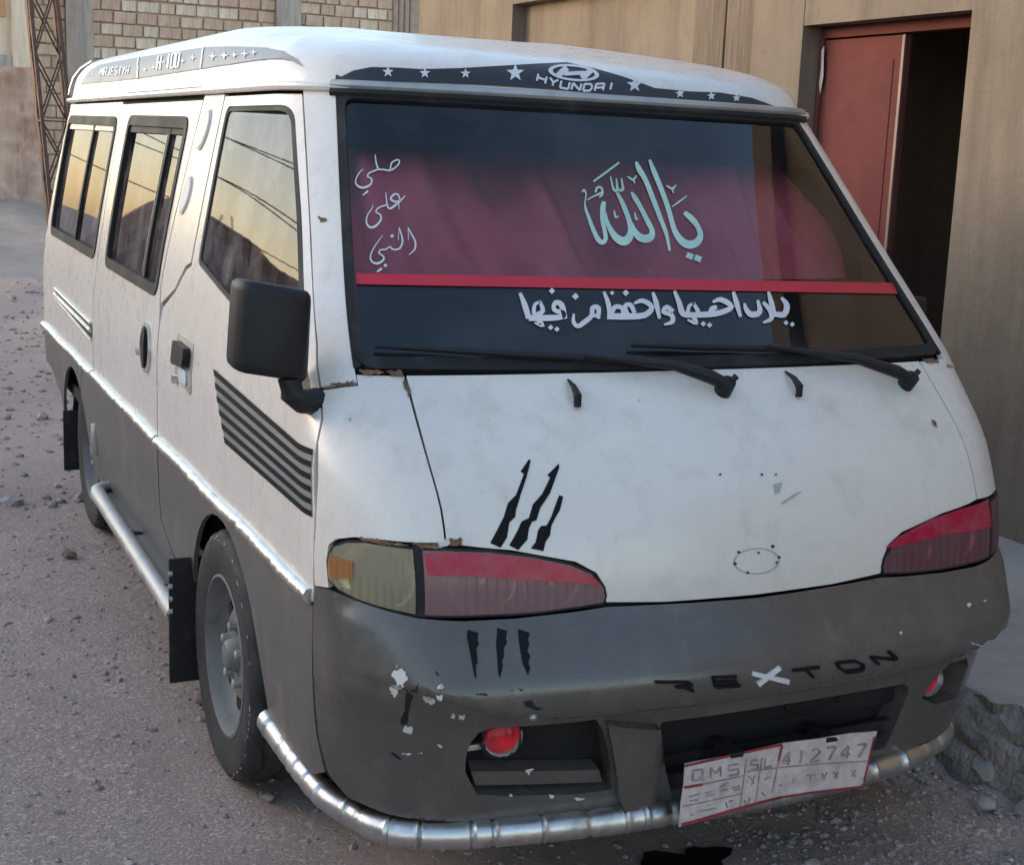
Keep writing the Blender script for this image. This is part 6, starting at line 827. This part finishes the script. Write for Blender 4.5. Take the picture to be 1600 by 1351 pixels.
# ---- headlamps
for sd in SD:
    hl = panel('headlamp', mir(LO, sd), M['rubber'], van, [mir(inset(LO, .006), sd)], off=.002, thick=.05, g=.02)
    IN = inset(LO, .005)
    panel('housing', mir(IN, sd), M['steel'], hl, off=-.046, thick=0, g=.02)
    for (s_, z_, r_) in ((.575, .786, .060), (.44, .775, .050), (.825, .790, .072)):
        c0_ = onS(sd*s_, z_, -.012); n0 = Nrm(S, np.array([sd*s_]), np.array([z_]))[0]; n0 = n0*np.array([1, 1, 0]); n0 /= np.linalg.norm(n0)
        t0 = np.cross([0, 0, 1], n0); vs_, fs = [], []; nn, mm = 24, 7
        for i in range(mm):
            q_ = i/(mm-1)
            for k in range(nn): a_ = 2*math.pi*k/nn; vs_.append(c0_+r_*q_*(t0*math.cos(a_)*1.15+np.array([0, 0, 1])*math.sin(a_)*.95)-n0*.034*(1-q_*q_))
        fs = [(i*nn+k, i*nn+(k+1) % nn, (i+1)*nn+(k+1) % nn, (i+1)*nn+k) for i in range(mm-1) for k in range(nn)]
        bo = obj('reflector', mesh('reflector', vs_, fs), M['reflector'], hl)
        tube('bulb', [c0_-n0*.034, c0_-n0*.02, c0_-n0*.006], [.009, .010, .005], M['letter_white'], hl, 10)
    panel('indicator_lens', mir(clip_s(IN, .727, True), sd), M['lens_clear'] if sd > 0 else M['lens_shaded'], hl, off=.004, thick=.01, g=.02)
    panel('divider', mir([(.706, .857), (.706, .722), (.727, .724), (.727, .857)], sd), M['rubber'], hl, off=.001, thick=.04, g=.02)
    panel('main_lens', mir(clip_s(IN, .706, False), sd), M['lens_pink'] if sd > 0 else M['lens_shaded'], hl, off=.004, thick=.01, g=.02)
    decal('red_tape', [mir(DEC['lamp_red'][0] if sd > 0 else [(-a, b_) for a, b_ in DEC['lampR_red'][0]], sd)], M['lens_red'], hl, off=.006, thick=0)
    if sd > 0: decal('amber_patch', [DEC['lamp_amber'][0]], M['lens_amber'], hl, off=.006, thick=0)
M['rust_mark'] = mk('rusty_edge', (.16, .085, .05), .85, var=.5, scale=60)
decal('rust_mark', ragged(DEC['rust_marks'], .0022, 9, .005), M['rust_mark'], van, off=.0035)
decal('peeling_filler', ragged(DEC['chip_lamp'], .003, 3), M['chip'], bn, off=.0016)
# ---- bumper
tp_ = [(1.021, .738), (.962, .745), (.90, .740), (.80, .729), (.725, .721), (.62, .717), (.52, .717), (.40, .722), (.33, .727), (.15, .722)]
bt_ = [(1.018, .60), (1.019, .510), (1.003, .42), (.972, .345), (.91, .302), (.80, .285), (.644, .278), (.45, .274), (.308, .272), (.15, .270)]
oB = tp_+[(0, .719)]+[(-a, b_) for a, b_ in tp_[::-1]]+[(-a, b_) for a, b_ in bt_]+[(0, .270)]+bt_[::-1]
FH, FR, IH = DEC['fog_hole'][0], [(max(a, -.715+.15*abs(b_-.44)), b_) for a, b_ in DEC['fogR_hole'][0]], DEC['intake_hole'][0]
bu = panel('bumper', oB, M['bumper'], van, [FH, FR, IH], SB, 0, .03, .012, hole_thick=.055, ang=75)
for h, nm in ((FH, 'lamp_recess'), (FR, 'lamp_recess'), (IH, 'intake')): panel(nm, inset(h, -.012), M['void'], bu, fn=SB, off=-.056 if nm != 'intake' else -.054, thick=0, g=.03)
panel('intake_post', DEC['post'][0], M['bumper'], bu, fn=SB, off=.004, thick=.03, g=.015, ripple=lambda s, z: .022*np.clip(1-((s-.25)/.075)**2, 0, 1)**.5, ang=70)
decal('claw_sticker', DEC['bumper_claws'], M['sticker_black'], bu, SB, .0012); decal('paint_chip', ragged(DEC['bumper_chips'], .0022), M['chip'], bu, SB, .0010); decal('gouge', ragged(DEC['bumper_gouges'], .002, 2), M['void'], bu, SB, .0008)
decal('lettering', DEC['bumper_letters'], M['sticker_black'], bu, SB, .006, thick=.006); decal('white_letter', DEC['bumper_letter_x'], M['letter_white'], bu, SB, .006, thick=.006)
for (s_, z_) in ((.667, .612), (.497, .553)):
    p = SB(np.array([s_]), np.array([z_]))[0]; q = rock('bolt', tuple(p), .007, M['steel'], 5, 1, bu)
def fog(s_, z_, r, d):
    P_ = SB(np.array([s_]), np.array([z_]))[0]+np.array([0, d, 0]); vs_, fs = [], []; n, m_ = 24, 9
    for i in range(m_):
        a = i/(m_-1)*math.pi/2
        for k in range(n): t = 2*math.pi*k/n; vs_.append((P_[0]+r*math.sin(a)*math.cos(t)*1.05, P_[1]-r*.55*math.cos(a), P_[2]+r*math.sin(a)*math.sin(t)))
    fs = [(i*n+k, i*n+(k+1) % n, (i+1)*n+(k+1) % n, (i+1)*n+k) for i in range(m_-1) for k in range(n)]
    f_ = obj('fog_lamp', mesh('fog_lamp', vs_, fs), M['fog_red'], bu)
    vs_ = [(P_[0]+r*.95*math.cos(2*math.pi*k/n), P_[1]+.002, P_[2]+r*.95*math.sin(2*math.pi*k/n)) for k in range(n)]+[(P_[0], P_[1]+.03, P_[2])]
    obj('reflector', mesh('reflector', vs_, [(n, k, (k+1) % n) for k in range(n)]), M['reflector'], f_)
    tube('bezel', [(P_[0]+r*1.05*math.cos(2*math.pi*k/n), P_[1]+.002, P_[2]+r*math.sin(2*math.pi*k/n)) for k in range(n)], .005, M['black'], f_, 8, True)
    box('bracket', (P_[0]-.045, P_[1]+.02, P_[2]-.02), (.05, .012, .012), M['steel'], f_, .002)
fog(.521, .462, .042, .012); fog(-.56, .440, .040, .02)
panel('recess_floor', [(.30, .330), (.575, .352), (.585, .385), (.44, .372), (.31, .360)], M['bumper'], bu, fn=SB, off=-.012, thick=.04, g=.02)
box('crash_beam', (.13, .185, .425), (.66, .03, .055), M['black'], bu, .008); box('crash_beam', (.13, .178, .345), (.66, .02, .03), M['rubber'], bu, .006)
for x in (-.05, .16, .30): lathe('beam_bolt', [(0, .010), (.006, .010)], M['void'], bu, 10, loc=(x, .17, .43))
tube('bracket_tab', [(.02, .165, .445), (.16, .160, .452)], .006, M['steel'], bu, 6)
# number plate
def PL(s, z): s = np.asarray(s, float); z = np.asarray(z, float)+0*s; return np.stack([s, .072+.010*np.sin(s*9+.5)+.012*(.32-z)/.1*np.sin(s*5), z], -1)
def plate(name, polys, mat, par, off, thick, g=.03):
    polys = [dens(p, g) for p in polys]; V2, E = [], []
    for L in polys:
        b0 = len(V2); V2 += [Vector(p) for p in L]; E += [(b0+i, b0+(i+1) % len(L)) for i in range(len(L))]
    if g < .02 or len(polys) == 1:
        lo, hi = np.min(polys[0], 0), np.max(polys[0], 0); G = np.array([(a, b_) for a in np.arange(lo[0], hi[0], .03) for b_ in np.arange(lo[1], hi[1], .03)]); V2 += [Vector(p) for p in G[inside(G, polys[0])]]
    v, e, f, *_ = delaunay_2d_cdt(V2, E, [], 0, 1e-6, False); v = np.array([tuple(p) for p in v]); f = np.array([t for t in f if len(t) == 3]); c = v[f].mean(1); k = np.zeros(len(c), bool)
    for p in polys: k |= inside(c, p)
    f = f[k]; P_ = PL(v[:, 0], v[:, 1]); P_[:, 1] -= off
    if np.cross(P_[f[0, 1]]-P_[f[0, 0]], P_[f[0, 2]]-P_[f[0, 0]])[1] > 0: f = f[:, ::-1]
    F_ = [tuple(int(i) for i in q) for q in f]
    if thick:
        n_ = len(P_); back = P_.copy(); back[:, 1] += thick; ed = {(q[i], q[(i+1) % 3]) for q in F_ for i in range(3)}; bd = [(a, b_) for a, b_ in ed if (b_, a) not in ed]
        F_ += [tuple(i+n_ for i in q[::-1]) for q in F_]+[(b_, a, a+n_, b_+n_) for a, b_ in bd]; P_ = np.vstack([P_, back])
    return obj(name, mesh(name, P_, F_), mat, par)
M['plate'] = mk('plate_paint', (.56, .47, .46), .6, var=.2, scale=30, dirt=(.33, .21, .20), damt=.9, dscale=26)
M['plate_red'] = mk('plate_red', (.26, .03, .04), .6, var=.3, scale=20); M['plate_ink'] = mk('plate_ink', (.30, .23, .23), .7, var=.5, scale=40)
np_ = plate('number_plate', DEC['plate_outline'], M['plate'], van, 0, .003, .03)
plate('red_edge', DEC['plate_red'], M['plate_red'], np_, .0022, .001, .025); plate('plate_lettering', DEC['plate_marks'], M['plate_ink'], np_, .0012, .0008, .025)
for x in (-.02, .22): box('plate_bracket', (x, .115, .385), (.03, .09, .012), M['rubber'], np_, .002)
# chrome tube guard under the bumper
gp = [(-.812, .80, .284), (-.811, .74, .281), (-.806, .60, .274), (-.790, .43, .262), (-.752, .345, .25), (-.728, .28, .25), (-.668, .222, .25), (-.534, .178, .25), (-.293, .142, .25), (0, .128, .25), (.25, .138, .25), (.48, .172, .25), (.619, .225, .25), (.70, .27, .25), (.745, .33, .25), (.765, .42, .25), (.775, .64, .25), (.785, .90, .255)]
g_ = np.array(gp); q = np.vstack([2*g_[0]-g_[1], g_, 2*g_[-1]-g_[-2]]); pts = []
for i in range(1, len(q)-2):
    n_ = max(3, int(np.linalg.norm(q[i+1]-q[i])/.006))
    for k in range(n_):
        t = k/n_; pts.append(.5*((2*q[i])+(-q[i-1]+q[i+1])*t+(2*q[i-1]-5*q[i]+4*q[i+1]-q[i+2])*t*t+(-q[i-1]+3*q[i]-3*q[i+1]+q[i+2])*t**3))
pts = np.array(pts); L_ = np.concatenate([[0], np.cumsum(np.linalg.norm(np.diff(pts, axis=0), axis=1))])
cut = np.cumsum([random.Random(4).uniform(.05, .05)]+[random.Random(k).choice([.045, .06, .075, .10]) for k in range(60)]); dd = np.min(np.abs(L_[:, None]-cut[None]), 1); rad = .029+.0018*((dd > .004) & (dd < .0085))-.004*(dd <= .004)
tube('chrome_guard', pts, rad, M['chrome'], van, 16)
# ---- mirrors
for sd in SD:
    bm = bmesh.new(); box_bm(bm, (0, 0, 0), (.148, .085, .178), bev=.022, seg=3)
    for v in bm.verts:
        v.co.z += -.17*v.co.x; v.co.x += .05*v.co.z; v.co.y += .03*(v.co.x/.07)**2
        v.co = Vector((-sd*(.903-v.co.x), .452+v.co.y, 1.228+v.co.z)) if sd > 0 else Vector((.815+v.co.y*.7, .70+v.co.x*.7, 1.205+v.co.z*.62))
    if sd < 0: bmesh.ops.reverse_faces(bm, faces=bm.faces)
    mi = obj('wing_mirror', from_bm('wing_mirror', bm, ang=60), M['black'], van)
    if sd < 0:
        tube('mirror_arm', [(.84, .62, 1.15), (.835, .60, 1.11), (.80, .585, 1.10)], .022, M['black'], mi, 10); continue
    tube('mirror_arm', [(-sd*.868, .45, 1.135), (-sd*.866, .448, 1.105), (-sd*.845, .452, 1.088), (-sd*.805, .47, 1.085)], [.026, .024, .024, .028], M['black'], mi, 10)
    bm = bmesh.new(); box_bm(bm, (-sd*.905, .502, 1.228), (.118, .006, .145), bev=.01); obj('mirror_glass', from_bm('mirror_glass', bm), M['chrome'], mi)
# ---- roof
zs = [1.712, 1.7205]+list(np.arange(1.73, 1.8951, .0075))+[1.90, 1.905, 1.909, 1.912, 1.915, 1.918, 1.92]
sr = float(s_of(T_r(1.72)-RR-.0005, 1.72)[0])+RR*math.pi/2+W-RR
sl_ = list(np.linspace(0, .70, 18))+list(np.linspace(.72, 1.0, 14))+list(np.linspace(1.06, sr-.95, 44))+list(np.linspace(sr-.92, sr-.70, 10))+list(np.linspace(sr-.66, sr, 12)); sl_ = [-v for v in sl_[:0:-1]]+sl_
A_ = np.array(sl_); rows = []
for z in zs:
    P_ = S(A_, np.full(len(A_), max(z, 1.7205)))
    if z < 1.7204: P_[:, 2] = z; P_[:, 0] *= 1.012; P_[:, 1] = 2.7+(P_[:, 1]-2.7)*1.006
    rows.append(P_)
n_ = len(A_); V = np.vstack(rows); F = [(j*n_+i, j*n_+i+1, (j+1)*n_+i+1, (j+1)*n_+i) for j in range(len(zs)-1) for i in range(n_-1)]
last = rows[-1]; cz = 1.925; b0 = len(V); mid = np.stack([last[:, 0]*.55, 2.7+(last[:, 1]-2.7)*.8, last[:, 2]+.008], 1); cen = np.stack([last[:, 0]*0, 2.7+(last[:, 1]-2.7)*.5, last[:, 2]+.012], 1)
V = np.vstack([V, mid, cen]); j = (len(zs)-1)*n_
F += [(j+i, j+i+1, b0+i+1, b0+i) for i in range(n_-1)]+[(b0+i, b0+i+1, b0+n_+i+1, b0+n_+i) for i in range(n_-1)]
F = [f[::-1] for f in F]
rf = obj('roof', mesh('roof', V, F, ang=50), M['white'], van)
P_ = S(A_, np.full(len(A_), 1.7205)); P_[:, 0] *= 1.018; P_[:, 1] = 2.7+(P_[:, 1]-2.7)*1.008
tube('rain_gutter', np.stack([P_[:, 0], P_[:, 1], np.full(n_, 1.711)], 1), .010, M['white'], rf, 8)
fr_ = np.abs(A_) < .80; P2 = S(A_[fr_], np.full(fr_.sum(), 1.716)); P2[:, 1] -= .016
tube('header_trim', P2, .012, M['steel'], rf, 8); P2 = S(A_[fr_], np.full(fr_.sum(), 1.700)); P2[:, 1] -= .008
tube('header_seal', P2, .010, M['rubber'], rf, 8)
vb = lambda L: [[(a, b_+.024*float(sstep(-a, .12, .55))) for a, b_ in p] for p in L]
panel('visor_sticker', vb(DEC['visor_band'])[0], M['sticker_dark'], rf, off=.0035, thick=.0008, g=.02); decal('visor_marks', vb(DEC['visor_marks']), M['letter_white'], rf, off=.0055, g=.02)
for sd in SD:
    panel('side_sticker', mir(DEC['side_band'][0], sd), M['sticker_grey'], rf, off=.003, thick=.0008, g=.022)
    if sd > 0: decal('side_marks', DEC['side_marks'], M['letter_white'], rf, off=.0055, g=.04)
    ln = [S(np.array([sd*(sr-.86)]), np.array([z]))[0] for z in (1.735, 1.77, 1.81, 1.85, 1.88)]
    tube('rear_tube', [p+np.array([-sd*.012, .02, 0]) for p in ln], .009, M['chrome'], rf, 8)
decal('header_dark', [[(1.85, 1.7215), (3.10, 1.7215), (3.10, 1.724), (1.85, 1.724)]], M['rubber'], rf, off=.004)
# ---- cabin
box('dashboard', (0, .86, 1.02), (1.5, .5, .22), M['interior'], van, .06)
st = tube('steering_wheel', [(.38+.19*math.cos(t), 1.14+.08*math.sin(t), 1.14+.17*math.sin(t)) for t in np.linspace(0, 2*math.pi, 25)[:-1]], .014, M['black'], van, 8, True)
for x, y in ((-.40, 1.55), (.40, 1.55), (-.40, 2.55), (.35, 2.55), (-.40, 3.55), (.35, 3.55)):
    s_ = box('seat', (x, y, .82), (.52, .52, .16), M['interior'], van, .05); q = box('backrest', (x, y+.26, 1.12), (.50, .13, .58), M['interior'], s_, .05); box('headrest', (x, y+.29, 1.47), (.26, .09, .15), M['interior'], s_, .03)
for o in list(COL.objects):
    if o.parent is None and 'kind' not in o and 'label' not in o and o.type in ('MESH', 'EMPTY'): print('UNTAGGED', o.name)
